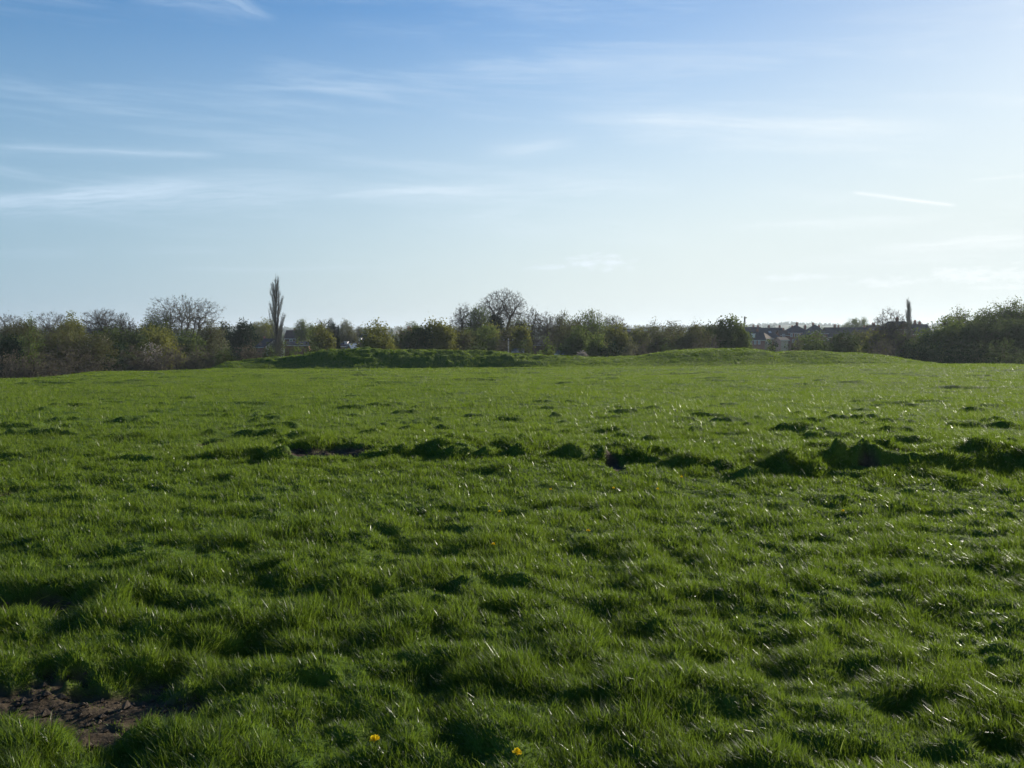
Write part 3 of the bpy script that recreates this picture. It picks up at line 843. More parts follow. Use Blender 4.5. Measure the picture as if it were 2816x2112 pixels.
TREES = [
 # ---- left edge to the poplar
 ('bare', 12, 120, 866, 215, "bare brownish tree cut by the left edge of the picture"),
 ('brown', 45, 110, 893, 180, "low brown budding tree beneath the bare tree at the left edge"),
 ('dark', 22, 70, 940, 160, "dark evergreen shrub tree low at the left edge above the brambles"),
 ('ybush', 88, 60, 930, 150, "small bright yellow green bush near the left edge, under brown twigs"),
 ('budding', 80, 40, 880, 215, "small dark rounded treetop between the two leftmost bare crowns"),
 ('bare', 150, 125, 861, 210, "wide bare tree with a flat grey top, second crown from the left edge"),
 ('brown', 165, 140, 902, 165, "broad russet brown tree in front of the flat topped bare tree"),
 ('yellow', 200, 44, 882, 200, "small bronze green treetop at right shoulder of the flat topped bare tree"),
 ('round', 280, 108, 851, 215, "round crowned bare tree standing above the bluish house roof at far left"),
 ('bare', 342, 70, 866, 212, "smaller bare tree joined to the right side of the round bare crown"),
 ('brown', 250, 110, 930, 165, "pinkish brown low tree below the bluish house roof at far left"),
 ('midgreen', 335, 140, 915, 175, "dark green mass of a tree below the round bare crown"),
 ('midgreen', 70, 110, 925, 170, "dull dark green tree behind the leftmost bramble bushes"),
 ('bare', 505, 165, 818, 225, "largest bare tree on the left with several dark stems and spreading limbs", 3),
 ('budding', 420, 95, 870, 220, "green budding limbs of a tree leaning left beside the big many stemmed tree"),
 ('yellow', 425, 110, 908, 180, "yellow green willow under the left side of the big many stemmed tree"),
 ('leafy', 505, 100, 925, 195, "fresh green undergrowth tree behind the stems of the big bare tree"),
 ('brown', 575, 62, 898, 200, "reddish brown twiggy tree to the right of the big many stemmed tree"),
 ('palebush', 613, 66, 912, 172, "pale greenish budding tree shaped like a teardrop left of the black evergreen"),
 ('dark', 620, 30, 897, 260, "small distant dark tree peeping over the pale teardrop shaped tree"),
 ('dark', 665, 62, 894, 215, "black green evergreen tree left of the white gabled house"),
 ('yellow', 716, 82, 887, 330, "pale olive domed tree behind the white gabled house"),
 ('poplar', 758, 46, 752, 235, "tall leafless poplar like a feather, tallest tree on the left"),
 ('bush', 20, 110, 982, 138, "brown bramble bush at the left edge of the field"),
 ('bush', 95, 130, 972, 138, "grey brown bramble bush, second from the left edge of the field"),
 ('bush', 228, 190, 962, 136, "big dark brown bramble mound left of the gap in the hedge"),
 ('darkbush', 320, 90, 960, 150, "dark gap filling bush between the two biggest bramble mounds"),
 ('blossom', 412, 64, 953, 140, "whitish blackthorn blossom above the long grey bramble mound"),
 ('bush', 460, 150, 955, 137, "long grey brown bramble mound below the big many stemmed tree"),
 ('bush', 375, 90, 960, 136, "low left shoulder of grey bramble under the whitish blossom"),
 ('bush', 550, 90, 968, 138, "brown bramble at the left foot of the long green bank"),
 ('gbush', 618, 70, 968, 140, "green brown bush below the pale teardrop shaped tree at the bank foot"),
 ('bush', 690, 110, 954, 142, "rounded olive brown bush in front of the white gabled house"),
 ('gbush', 738, 50, 962, 141, "small green bush touching the left foot of the tall poplar"),
 ('ybush', 808, 80, 958, 145, "light green bush just right of the tall poplar foot"),
 ('gbush', 868, 60, 956, 150, "dull green low bush between the tall poplar and the birch"),
 # ---- poplar to the big round tree
 ('budding', 832, 34, 883, 300, "small dark open crowned tree above the brown tiled roofs"),
 ('budding', 856, 24, 895, 310, "small hazy bush top between two chimneys near the birch"),
 ('yellow', 893, 58, 905, 190, "yellowish spring birch with a pale trunk right of the tiled roofs"),
 ('bare', 885, 42, 885, 260, "thin flat topped tree rising behind the yellowish birch"),
 ('dark', 913, 26, 887, 300, "dark irregular treetop right behind the yellowish birch"),
 ('conifer', 930, 20, 896, 290, "dark pointed conifer top between birch and long slate roof"),
 ('conifer', 930, 40, 928, 175, "low dark green cone shaped conifer on the bank skyline"),
 ('brown', 956, 52, 888, 300, "pinkish brown rounded tree above the long slate roof"),
 ('bare', 988, 22, 900, 320, "small faint bare treetop at the right end of the long slate roof"),
 ('yellow', 1042, 108, 903, 165, "broad olive yellow tree like a haystack right of the glazed roof"),
 ('brown', 1118, 70, 910, 190, "reddish brown tree with a brick chimney showing above it"),
 ('midgreen', 1160, 90, 908, 175, "dark green tree in front of the paired brick chimneys"),
 ('budding', 1140, 42, 890, 300, "pale thin treetop between the single and the paired brick chimneys"),
 ('yellow', 1212, 66, 892, 175, "tall yellow green tree right beside the paired brick chimneys"),
 ('brown', 1262, 70, 915, 180, "dark purplish brown thicket under the left bare crown of the central group"),
 ('bare', 1270, 66, 841, 225, "bare grey crowned tree at the left of the central group"),
 ('budding', 1316, 62, 848, 222, "greenish grey tree between the left bare crown and the big round crown"),
 ('round', 1381, 122, 797, 232, "big round bare crown, the tallest tree at the centre"),
 ('dark', 1362, 34, 872, 228, "dark ivy covered stump of a tree beside the big round crown"),
 ('leafy', 1315, 90, 908, 185, "green leafy thicket left of the big round tree trunk"),
 ('yellow', 1345, 56, 900, 200, "olive green small tree under the ivy at the big round tree"),
 ('brown', 1400, 50, 905, 195, "reddish twiggy shrub tree right of the big round tree trunk"),
 ('bush', 1378, 48, 944, 150, "grey brown dome shaped bush on the bank below the big round tree"),
 ('gbush', 1300, 70, 950, 152, "dull green hedge bush on the bank left of the grey brown dome"),
 ('budding', 1425, 44, 876, 240, "thin pale see through tree between big round crown and umbrella crown"),
 ('yellow', 1437, 36, 905, 190, "narrow yellow green tree beside a leaning dark stem"),
 ('bare', 1463, 66, 852, 215, "umbrella crowned bare tree right of the big round tree"),
 ('bare', 1502, 54, 862, 218, "twiggy bare tree with forked stem right of the umbrella crowned tree"),
 ('brown', 1545, 62, 870, 225, "brown hazy crowned tree in the middle of the central row"),
 ('brown', 1575, 90, 893, 190, "wide brown tree over the low dark building"),
 ('gbush', 1450, 80, 950, 155, "dull dark green bush in front of the low dark building"),
 ('ybush', 1508, 54, 953, 148, "light olive rounded bush in front of the low dark building"),
 ('budding', 1620, 100, 860, 205, "tall green flecked open tree, tallest right of the central group", 2),
 ('bare', 1686, 66, 869, 215, "feathery bare tree at the right end of the central group"),
 ('leafy', 1592, 70, 915, 170, "green leafy lower tree left of the green flecked tall tree stems"),
 ('leafy', 1638, 44, 940, 158, "low light green bush hanging at the foot of the green flecked tall tree"),
 ('blossom', 1601, 9, 975, 126, "tiny whitish bush alone on the grass skyline below the tall green flecked tree"),
 ('yellow', 1692, 76, 905, 180, "olive green tree below the feathery bare tree"),
 ('brown', 1655, 36, 938, 165, "round blue brown bush with a pinkish rim under the olive tree"),
 ('darkbush', 1683, 80, 952, 150, "dark green hedge bush in the dip between the two banks"),
 ('yellow', 1757, 44, 913, 200, "round light green tree alone before the far terrace"),
 ('palebush', 1735, 40, 944, 170, "dusty pale budding shrub below the round light green tree"),
 ('bush', 1755, 90, 954, 150, "brownish purple low bush at the left start of the right bank"),
 ('midgreen', 1725, 40, 925, 200, "dark bluish shrub tree left of the round light green tree"),
 # ---- centre right woodland belt
 ('brown', 1815, 100, 903, 185, "dark brown domed tree at the left of the belt behind the right bank"),
 ('brown', 1860, 110, 898, 195, "brown tree with a broad low dome, second in the belt behind the right bank"),
 ('brown', 1905, 80, 897, 185, "brown green tree in the middle of the belt behind the right bank"),
 ('midgreen', 1945, 70, 903, 190, "grey green tree below the far flat roof behind the right bank"),
 ('bush', 1962, 70, 928, 160, "russet rounded bush left of the twin stemmed hawthorns"),
 ('midgreen', 1990, 62, 892, 170, "hawthorn with crooked dark stem, left of the pair by the brick house"),
 ('leafy', 2030, 56, 882, 172, "taller light green hawthorn, right of the pair by the brick house"),
 ('gbush', 1850, 90, 945, 155, "dull green low hedge behind the rising left end of the right bank"),
 ('bush', 1925, 80, 945, 152, "brown low hedge at the crest of the right bank"),
 ('palebush', 2060, 50, 953, 175, "pale budding hedge below the dark mansard house"),
 ('ybush', 2122, 44, 954, 165, "light green garden bush below the cream lit house"),
 ('darkbush', 2118, 56, 966, 150, "dark low bush in the notch between the two humps of the right bank"),
 ('ybush', 2172, 76, 944, 165, "olive garden hedge right of the cream lit house"),
 ('bush', 2195, 40, 952, 160, "brown shrub with pinkish tips before the big hipped house"),
 ('leafy', 2238, 76, 930, 170, "green rounded tree before the gable with the pale bargeboard"),
 ('midgreen', 2305, 110, 926, 172, "wide dark green tree in front of the long slate terrace"),
 ('brown', 2368, 80, 918, 185, "brown green tree before the right end of the long slate terrace"),
 ('gbush', 2290, 150, 950, 150, "long dark green hedge behind the last hump of the bank"),
 ('leafy', 2358, 70, 880, 420, "soft olive tree rising behind the long slate terrace roof"),
 ('yellow', 2406, 56, 924, 165, "yellow green small tree left of the tall forked tree"),
 ('bare', 2455, 100, 853, 160, "tall forked tree with thin looping top branches left of the small poplar"),
 ('leafy', 2488, 52, 932, 170, "light green small tree right of the tall forked tree stem"),
 ('poplar', 2498, 20, 817, 330, "small distant poplar, a thin spike above the right rooftops"),
 ('bush', 2420, 90, 948, 145, "russet brown undergrowth left of the tall forked tree stem"),
 ('darkbush', 2540, 150, 950, 140, "dark hedge where the bank meets the level field at right"),
 ('leafy', 2590, 130, 892, 165, "large domed green tree at the left of the right hand wood"),
 ('brown', 2640, 90, 880, 175, "dark brown arching tree behind the large domed green tree"),
 ('budding', 2655, 110, 862, 178, "ragged green flecked treetop of the right hand wood, leftmost of the ragged tops"),
 ('budding', 2722, 80, 851, 175, "ragged open treetop in the middle of the right hand wood"),
 ('midgreen', 2700, 130, 885, 160, "dark green heavy tree in the middle of the right hand wood"),
 ('budding', 2786, 76, 838, 170, "tallest upright treetop near the right edge of the picture"),
 ('brown', 2786, 70, 850, 172, "dense brown twigs of a tree inside the tallest top near the right edge"),
 ('midgreen', 2800, 130, 888, 155, "dark green tree filling the right edge of the picture"),
 ('brown', 2830, 60, 862, 168, "brown treetop cut by the right edge of the picture"),
 ('darkbush', 2640, 170, 950, 135, "long black green hedge under the large domed tree at right"),
 ('gbush', 2770, 180, 945, 134, "dull green hedge at the bottom right end of the tree line"),
]
print('T trees start', time.time() - T0)
for t in TREES:
    tree(*t[:6], trunks=(t[6] if len(t) > 6 else 1), ivy=('tallest tree at the centre' in t[5]))

print('T trees end', time.time() - T0)
# ------------------------------------------------------------------ far woodland on the ridge (uncountable)
def far_wood():
    rg = np.random.default_rng(5)
    C = []
    n_ = 2600
    for i in range(n_):
        az = math.radians(rg.uniform(-34, 34))
        q = rg.random()
        if q < .5: r = rg.normal(3450, 60)
        else: r = rg.choice([1250, 1500, 1900, 2300, 2800]) + 120 * math.sin(az * 9 + q * 3) + rg.normal(0, 14)
        dens = float(fbm(np.array([az * 20 + r * .003]), np.array([r * .01]), 77, 2)[0])
        if dens < .42: continue
        hh = rg.uniform(5, 10) * (1.35 if dens > .6 else 1) * (1 if r > 2000 else .75)
        ww = rg.uniform(8, 20) * (1 if r > 2000 else .6)
        C.append((r * math.sin(az), r * math.cos(az), hh, ww))
    C = np.array(C)
    zz = height(C[:, 0], C[:, 1], False)
    m_ = 46
    idx = np.repeat(np.arange(len(C)), m_)
    d = rg.normal(size=(len(idx), 3)); d /= np.linalg.norm(d, axis=1, keepdims=True)
    d *= (rg.random(len(idx)) ** .4)[:, None]
    P = np.stack([C[idx, 0] + d[:, 0] * C[idx, 3] / 2, C[idx, 1] + d[:, 1] * C[idx, 3] / 2, zz[idx] + np.abs(d[:, 2]) * C[idx, 2]], 1)
    V, Fc = leaves(P, 3.0, rg, 1.3)
    o = np_mesh("woodland", V, [Fc], [M_leaf_mid], [0], None, {'tint': np.repeat(rg.random(len(P)), 4)})
    tag(o, "far off bluish woods and hedgerows along the horizon", "woodland", None, "stuff")
far_wood()

# ------------------------------------------------------------------ houses
def brickm(name, c1, c2, mortar=(.35, .33, .30)):
    m, n = mat(name)
    tcn = n.new('ShaderNodeTexCoord')
    b = n.new('ShaderNodeTexBrick'); b.inputs['Scale'].default_value = 1.0
    b.inputs['Brick Width'].default_value = .225; b.inputs['Row Height'].default_value = .075; b.inputs['Mortar Size'].default_value = .01
    mp = n.new('ShaderNodeMapping'); mp.inputs['Rotation'].default_value = (math.pi / 2, 0, 0)
    m.node_tree.links.new(tcn.outputs['Object'], mp.inputs[0]); m.node_tree.links.new(mp.outputs[0], b.inputs['Vector'])
    b.inputs['Color1'].default_value = (*c1, 1); b.inputs['Color2'].default_value = (*c2, 1); b.inputs['Mortar'].default_value = (*mortar, 1)
    f = n.noise(tcn.outputs['Object'], .9, 4, .6)
    c = n.mix(n.rng(f, .35, .75, 0, .35), b.outputs[0], (*[q * .55 for q in c1], 1))
    return finish(m, n, principled(n, c, .9, .2))

def tilem(name, c1, c2, rough=.85, spec=.12):
    m, n = mat(name)
    tcn = n.new('ShaderNodeTexCoord')
    wv = n.new('ShaderNodeTexWave'); wv.bands_direction = 'Z'; wv.inputs['Scale'].default_value = 1.6
    m.node_tree.links.new(tcn.outputs['Object'], wv.inputs['Vector'])
    f = n.noise(tcn.outputs['Object'], 1.6, 4, .65)
    c = n.mix(n.rng(f, .3, .7), (*c1, 1), (*c2, 1))
    c = n.mix(n.rng(wv.outputs[0], .8, 1.0, 0, .3), c, (*[q * .5 for q in c1], 1))
    return finish(m, n, principled(n, c, rough, spec, bump(n, wv.outputs[0], .4, .03)))

W_ = {
 'red': brickm("red_brick", (.24, .075, .048), (.31, .115, .072), (.22, .18, .16)),
 'brown': brickm("brown_brick", (.16, .070, .048), (.22, .105, .072), (.18, .15, .13)),
 'buff': brickm("buff_brick", (.48, .39, .28), (.56, .46, .33)),
 'white': simple("white_render", (.68, .67, .64), (.80, .79, .76), 1.5),
 'cream': simple("cream_render", (.42, .37, .29), (.52, .46, .36), 1.5),
 'slate': tilem("slate_roof", (.035, .036, .045), (.065, .062, .075)),
 'tile': tilem("brown_tile_roof", (.085, .05, .04), (.13, .08, .065)),
 'tan': tilem("tan_tile_roof", (.25, .18, .125), (.34, .25, .17)),
 'blue': tilem("blue_grey_sheet_roof", (.07, .09, .11), (.11, .13, .155)),
 'glassroof': simple("glazed_roof", (.26, .30, .34), (.36, .40, .43), .8, .2, .6, .05),
 'frame': simple("white_window_frame", (.62, .62, .60), (.78, .78, .76), 4),
 'pane': simple("window_glass", (.05, .065, .08), (.09, .11, .13), 2, .12, .8, 0),
 'wood': simple("dark_wood", (.04, .032, .025), (.08, .06, .045), 3),
 'pot': simple("clay_pot", (.30, .12, .07), (.38, .17, .10), 6),
 'metal': simple("grey_metal", (.18, .19, .19), (.28, .29, .29), 3, .5, .5),
 'palewood': simple("weathered_pole", (.30, .29, .26), (.42, .41, .37), 3),
}

def boxes(name, bl, m, parent=None):
    """bl: list of (cx,cy,cz,sx,sy,sz) -> one mesh"""
    V, Fc = [], []
    for i, (cx, cy, cz, sx, sy, sz) in enumerate(bl):
        for dx, dy, dz in ((-1,-1,-1),(1,-1,-1),(1,1,-1),(-1,1,-1),(-1,-1,1),(1,-1,1),(1,1,1),(-1,1,1)):
            V.append((cx + dx * sx / 2, cy + dy * sy / 2, cz + dz * sz / 2))
        b = i * 8
        Fc += [[b, b + 3, b + 2, b + 1], [b + 4, b + 5, b + 6, b + 7], [b, b + 1, b + 5, b + 4], [b + 1, b + 2, b + 6, b + 5], [b + 2, b + 3, b + 7, b + 6], [b + 3, b, b + 4, b + 7]]
    return np_mesh(name, np.array(V, float), [np.array(Fc)], [m], [0], parent)

def house(u0, u1, vr, ve, dist, typ, label, wall='red', roof='slate', rz=0, depth=9, ch=(), win=(), bargeboard=False, gable=None, name='house', skylight=None, cat='house'):
    rzr = math.radians(rz)
    a, _ = ray((u0 + u1) / 2, 900)
    cx = a * dist
    wd = (u1 - u0) / F * dist / max(math.cos(rzr), .35)
    cx -= depth / 2 * math.sin(rzr); cy = dist + depth / 2 * math.cos(rzr)
    zb = float(height(np.array([cx]), np.array([cy]), False)[0]) - .2
    h = ray(0, ve)[1] * dist + CAM_Z - zb
    rh = max(ray(0, vr)[1] * dist + CAM_Z - zb - h, .4)
    root = empty(name, (cx, cy, zb), rzr); tag(root, label, cat, "houses beyond the field")
    hw, hd = wd / 2, depth / 2
    # walls with gables where the roof needs them
    V = [(-hw, -hd, 0), (hw, -hd, 0), (hw, hd, 0), (-hw, hd, 0), (-hw, -hd, h), (hw, -hd, h), (hw, hd, h), (-hw, hd, h)]
    Q = [[0, 1, 5, 4], [1, 2, 6, 5], [2, 3, 7, 6], [3, 0, 4, 7]]; T = []
    if typ == 'gx': V += [(-hw, 0, h + rh - .08), (hw, 0, h + rh - .08)]; T = [[5, 6, 9], [7, 4, 8]]
    if typ == 'gy': V += [(0, -hd, h + rh - .08), (0, hd, h + rh - .08)]; T = [[4, 5, 8], [6, 7, 9]]
    np_mesh("wall", np.array(V, float), [np.array(Q), np.array(T) if T else np.zeros((0, 3), int)], [W_[wall]], [0, 0], root)
    if gable:      # rendered gable end on the right hand side
        gv = np.array([(hw + .03, -hd + .5, 0), (hw + .03, hd - .05, 0), (hw + .03, hd - .05, h), (hw + .03, 0, h + rh - .35), (hw + .03, -hd + .5, h)])
        np_mesh("gable_render", gv, [np.array([[0, 1, 2, 3, 4]])], [W_[gable]], [0], root)
    o = .35; e = .12
    t = .18
    if typ == 'gx': top = [(-hw - o, -hd - o, h - e), (hw + o, -hd - o, h - e), (hw + o, hd + o, h - e), (-hw - o, hd + o, h - e), (-hw - o, 0, h + rh), (hw + o, 0, h + rh)]; RF = [[0, 1, 5, 4], [2, 3, 4, 5]]; RT = []
    elif typ == 'gy': top = [(-hw - o, -hd - o, h - e), (hw + o, -hd - o, h - e), (hw + o, hd + o, h - e), (-hw - o, hd + o, h - e), (0, -hd - o, h + rh), (0, hd + o, h + rh)]; RF = [[1, 2, 5, 4], [3, 0, 4, 5]]; RT = []
    elif typ == 'hip':
        k = max(hw - hd, .25) if hw > hd * .8 else .25
        top = [(-hw - o, -hd - o, h - e), (hw + o, -hd - o, h - e), (hw + o, hd + o, h - e), (-hw - o, hd + o, h - e), (-k, 0, h + rh), (k, 0, h + rh)]; RF = [[0, 1, 5, 4], [2, 3, 4, 5]]; RT = [[1, 2, 5], [3, 0, 4]]
    else:   # flat
        top = [(-hw - .1, -hd - .1, h), (hw + .1, -hd - .1, h), (hw + .1, hd + .1, h), (-hw - .1, hd + .1, h), (-hw - .1, 0, h + rh), (hw + .1, 0, h + rh)]; RF = []; RT = []
        boxes("roof", [(0, 0, h + rh / 2, wd + .3, depth + .3, rh)], W_[roof], root)
    if RF:
        n0 = len(top)
        VV = top + [(x, y, z - t) for x, y, z in top]
        RF2 = RF + [[b + n0 for b in f][::-1] for f in RF] + [[0 + n0, 1 + n0, 1, 0], [2 + n0, 3 + n0, 3, 2]]
        if typ != 'hip': RF2 += ([[1 + n0, 5 + n0, 5, 1], [5 + n0, 2 + n0, 2, 5], [3 + n0, 4 + n0, 4, 3], [4 + n0, 0 + n0, 0, 4]] if typ == 'gx' else
                                 [[0 + n0, 4 + n0, 4, 0], [4 + n0, 1 + n0, 1, 4], [2 + n0, 5 + n0, 5, 2], [5 + n0, 3 + n0, 3, 5], [1 + n0, 2 + n0, 2, 1], [3 + n0, 0 + n0, 0, 3]])
        else: RF2 += [[1 + n0, 2 + n0, 2, 1], [3 + n0, 0 + n0, 0, 3]]
        RT2 = RT + [[b + n0 for b in f][::-1] for f in RT]
        np_mesh("roof", np.array(VV, float), [np.array(RF2), np.array(RT2) if RT2 else np.zeros((0, 3), int)], [W_[roof]], [0, 0], root)
    for c in ch:
        cu, cv = c[0], c[1]; cw = (c[2] if len(c) > 2 else 6) / F * dist
        lx = (ray(cu, 900)[0] * dist - cx) / max(math.cos(rzr), .35)
        ly = 0.0
        zt = ray(0, cv)[1] * dist + CAM_Z - zb
        z0 = h + rh * .3
        cc = boxes("chimney", [(lx, ly, (zt - .3 + z0) / 2, cw, cw * .8, zt - .3 - z0), (lx, ly, zt - .24, cw + .16, cw * .8 + .16, .12)], W_['red' if wall in ('red', 'brown') else 'brown'], root)
        for sg in (-1, 1): boxes("chimney_pot", [(lx + sg * cw * .25, ly, zt, .26, .26, .38)], W_['pot'], cc)
    for q in win:
        wu, wv_, ww, wh = q[:4]
        lx = (ray(wu, 900)[0] * dist - (cx + depth / 2 * math.sin(rzr))) / max(math.cos(rzr), .35)
        zc = ray(0, wv_)[1] * dist + CAM_Z - zb
        W2 = ww / F * dist / max(math.cos(rzr), .35); H2 = wh / F * dist
        yf = -hd - .03
        if zc > h:      # dormer: stands out of the roof slope
            yf = -hd + (zc - H2 / 2 - h) / rh * hd - .1
            dm = boxes("dormer", [(lx, yf + .9, zc, W2 + .3, 1.8, H2 + .3), (lx, yf + .85, zc + H2 / 2 + .22, W2 + .6, 2.1, .14)], W_['frame' if len(q) < 5 else q[4]], root)
            yf -= .03; par = dm
        else: par = root
        fr = boxes("window", [(lx - W2 / 2, yf, zc, .14, .10, H2), (lx + W2 / 2, yf, zc, .14, .10, H2), (lx, yf, zc + H2 / 2 + .02, W2 + .16, .105, .14), (lx, yf, zc - H2 / 2 - .02, W2 + .24, .16, .14), (lx, yf, zc, .09, .09, H2)], W_['frame'], par)
        if par is root: boxes("pane", [(lx, yf + .01, zc, W2 - .14, .05, H2 - .14)], W_['pane'], fr)
    if typ in ('gx', 'gy', 'hip') and h > 3:
        boxes("gutter", [(0, -hd - o - .08, h - e - .1, wd + 2 * o, .12, .12)], W_['frame'], root)
    if bargeboard:
        for sgn in (-1, 1):
            p0 = np.array([[sgn * (hw + o), -hd - o - .05, h - e]]); p1 = np.array([[0, -hd - o - .05, h + rh]])
            V, Fc = prisms(p0, p1, np.array([.17]), np.array([.17]), 4)
            np_mesh("bargeboard", V, [Fc], [W_['cream']], [0], root)
    if skylight:
        su, sv = skylight
        lx = (ray(su, 900)[0] * dist - cx); zc = ray(0, sv)[1] * dist + CAM_Z - zb
        yy = -hd + (zc - h) / rh * hd
        sl = boxes("skylight", [(0, 0, 0, 1.0, 1.2, .12)], W_['glassroof'], root)
        sl.location = (lx, yy - .1, zc + .1); sl.rotation_euler = (math.atan2(rh, hd), 0, 0)
    return root

# left
house(238, 276, 904, 918, 300, 'gx', "bluish roofed house with a white wall seen through trees at far left", 'buff', 'blue', 8, 8)
house(700, 728, 931, 953, 250, 'gx', "slate roofed house with a sunlit white gable left of the tall poplar", 'red', 'slate', -40, 6, gable='white', ch=[(716, 927, 5)])
house(782, 850, 908, 930, 330, 'gx', "brown tiled house behind the long dark shed right of the tall poplar", 'brown', 'tile', 0, 9, ch=[(848, 902, 5), (802, 906, 5)], win=[(800, 936, 8, 5), (815, 936, 6, 5)])
house(828, 850, 930, 938, 300, 'gx', "small house with a sunlit tan roof right of the tall poplar", 'brown', 'tan', 30, 5)
house(784, 848, 939, 948, 240, 'gx', "long low dark shed right of the tall poplar", 'brown', 'slate', 0, 6, name='shed', cat='shed')
house(853, 870, 900, 915, 340, 'gx', "narrow house with one chimney left of the yellowish birch", 'red', 'tile', 0, 8, ch=[(860, 902, 5)])
house(902, 922, 931, 940, 260, 'gx', "small red brick house beside the dark cone shaped conifer", 'red', 'slate', 20, 6, ch=[(914, 934, 6)])
house(950, 1012, 921, 938, 300, 'gx', "long slate roofed house left of the haystack shaped tree", 'brown', 'slate', 0, 9, win=[(989, 934, 5, 6)])
house(936, 975, 943, 951, 250, 'gx', "low house with a pale gutter below the long slate roof", 'brown', 'slate', 0, 7, win=[(947, 944.5, 4, 3)])
house(970, 983, 945, 961, 235, 'gx', "conservatory with bright glazed roof on the bank skyline", 'brown', 'glassroof', 42, 2.6, name='conservatory')
house(1100, 1140, 912, 925, 260, 'gx', "brick house with one stout chimney hidden behind the reddish brown tree", 'red', 'tile', 0, 8, ch=[(1121, 899, 12)])
house(1160, 1205, 915, 930, 260, 'gx', "brick house with paired stout chimneys hidden by the yellow green tree", 'red', 'tile', 0, 8, ch=[(1175, 900, 9), (1194, 899, 9)])
house(1455, 1548, 936, 947, 230, 'gx', "low dark barn behind the middle of the central tree row", 'brown', 'slate', 0, 8, name='barn', cat='barn')
house(1412, 1436, 961, 965, 185, 'gx', "small greenish shed roof just over the bank right of the pale pole", 'brown', 'blue', 0, 4, name='shed', cat='shed')
house(1532, 1560, 967, 971, 175, 'gx', "low shed with bluish roof and white end in the dip of the field edge", 'brown', 'blue', -20, 3, gable='white', name='shed', cat='shed')
# far terrace
house(1698, 1732, 898, 908, 430, 'hip', "distant hip roofed house at the left end of the far terrace", 'brown', 'slate', 0, 9)
house(1728, 1770, 904, 909, 430, 'gx', "distant low terrace roof between the hip roof and the square block", 'brown', 'slate', 0, 9, win=[(1740, 912, 3, 4), (1752, 912, 3, 4)])
house(1766, 1786, 901, 903, 425, 'flat', "distant square flat topped block with bluish walls", 'brown', 'slate', 0, 9, win=[(1771, 907, 3, 5), (1776, 907, 3, 5), (1781, 907, 3, 5)])
house(1791, 1812, 900, 902, 428, 'flat', "distant square tan block right of the bluish block", 'buff', 'tile', 0, 9)
house(1905, 1990, 899, 908, 420, 'gx', "distant long dark roof between two small chimneys above the wood", 'brown', 'slate', 0, 9, ch=[(1918, 893, 6), (1983, 893, 6)], win=[(1925, 905, 3, 3)])
# right estate
house(2046, 2104, 911, 934, 318, 'gx', "dark mansard house with two pale dormer windows", 'red', 'slate', 0, 7, ch=[(2090, 906, 6)],
      win=[(2054.5, 924, 5, 8), (2075, 924, 5, 8), (2066, 941.5, 5, 9), (2077, 941.5, 5, 9), (2088, 941.5, 5, 9), (2055, 941.5, 4, 8)])
house(2104, 2128, 911, 930, 329, 'gx', "cream fronted house with a sunlit tan roof and thin windows", 'buff', 'tan', 42, 9,
      win=[(2108, 941, 2.5, 8), (2113.5, 941, 2.5, 8), (2119, 941, 2.5, 8), (2124, 941, 2.5, 8)])
house(2036, 2088, 899, 916, 375, 'gx', "slate roofed house behind the dark mansard house", 'brown', 'slate', -14, 9, ch=[(2048, 894, 5), (2079, 894, 5)])
house(2091, 2158, 901, 924, 370, 'gx', "long slate terrace with three chimneys behind the cream fronted house", 'red', 'slate', 0, 9, ch=[(2092.5, 895, 5), (2123, 895, 5), (2153, 895, 5)], skylight=(2121, 914))
house(2122, 2150, 914, 933, 330, 'hip', "small pyramid roofed house between the cream front and the tall narrow one", 'red', 'slate', 0, 8)
house(2148, 2169, 908, 921, 335, 'gx', "tall narrow brick house with a white framed window", 'red', 'tile', 0, 7, ch=[(2162, 903, 5)], win=[(2155.5, 924, 6, 9)])
house(2148, 2169, 927, 934, 320, 'gx', "low extension with a tan roof and pale wall under the tall narrow house", 'buff', 'tan', 6, 6, name='extension')
house(2171, 2229, 894, 914, 335, 'hip', "big hipped roof brick house with rows of pale windows", 'red', 'slate', 0, 10, ch=[(2203, 887, 6), (2190, 896, 5), (2226, 895, 5)],
      win=[(2177, 922, 5, 8), (2190, 922, 9, 8), (2199, 922, 4, 8), (2212, 922, 6, 8), (2182, 938, 5, 8), (2198, 938, 6, 9), (2212, 938, 6, 9)])
house(2228, 2276, 893, 916, 345, 'hip', "second hipped roof house right behind the gable with pale bargeboard", 'brown', 'slate', 0, 10, ch=[(2248, 888, 5), (2264, 895, 5)])
house(2212, 2276, 908, 934, 322, 'gy', "brown brick gable house with a pale sunlit bargeboard", 'brown', 'slate', 0, 10, bargeboard=True, win=[(2217, 943, 6, 9)])
house(2280, 2400, 900, 926, 350, 'gx', "long dark slate terrace with chimneys right of the hipped houses", 'brown', 'slate', 0, 9, ch=[(2307, 893, 6), (2317, 895, 4), (2389, 896, 5)],
      win=[(2300, 932, 5, 6), (2325, 932, 5, 6), (2350, 932, 5, 6), (2375, 932, 5, 6)])
house(2398, 2426, 894, 905, 360, 'gx', "small house with a square chimney left of the tall forked tree", 'brown', 'tile', 0, 8, ch=[(2413, 887, 8)])
house(2462, 2512, 883, 905, 340, 'gy', "steep dark gabled house with chimney beside the small distant poplar", 'brown', 'slate', 10, 10, ch=[(2482, 873, 7)])
house(2500, 2562, 891, 918, 350, 'gx', "long slate roofed house at the right of the small distant poplar", 'brown', 'slate', 0, 9, ch=[(2530, 881, 6), (2543, 885, 6)], win=[(2528, 926, 10, 5)])

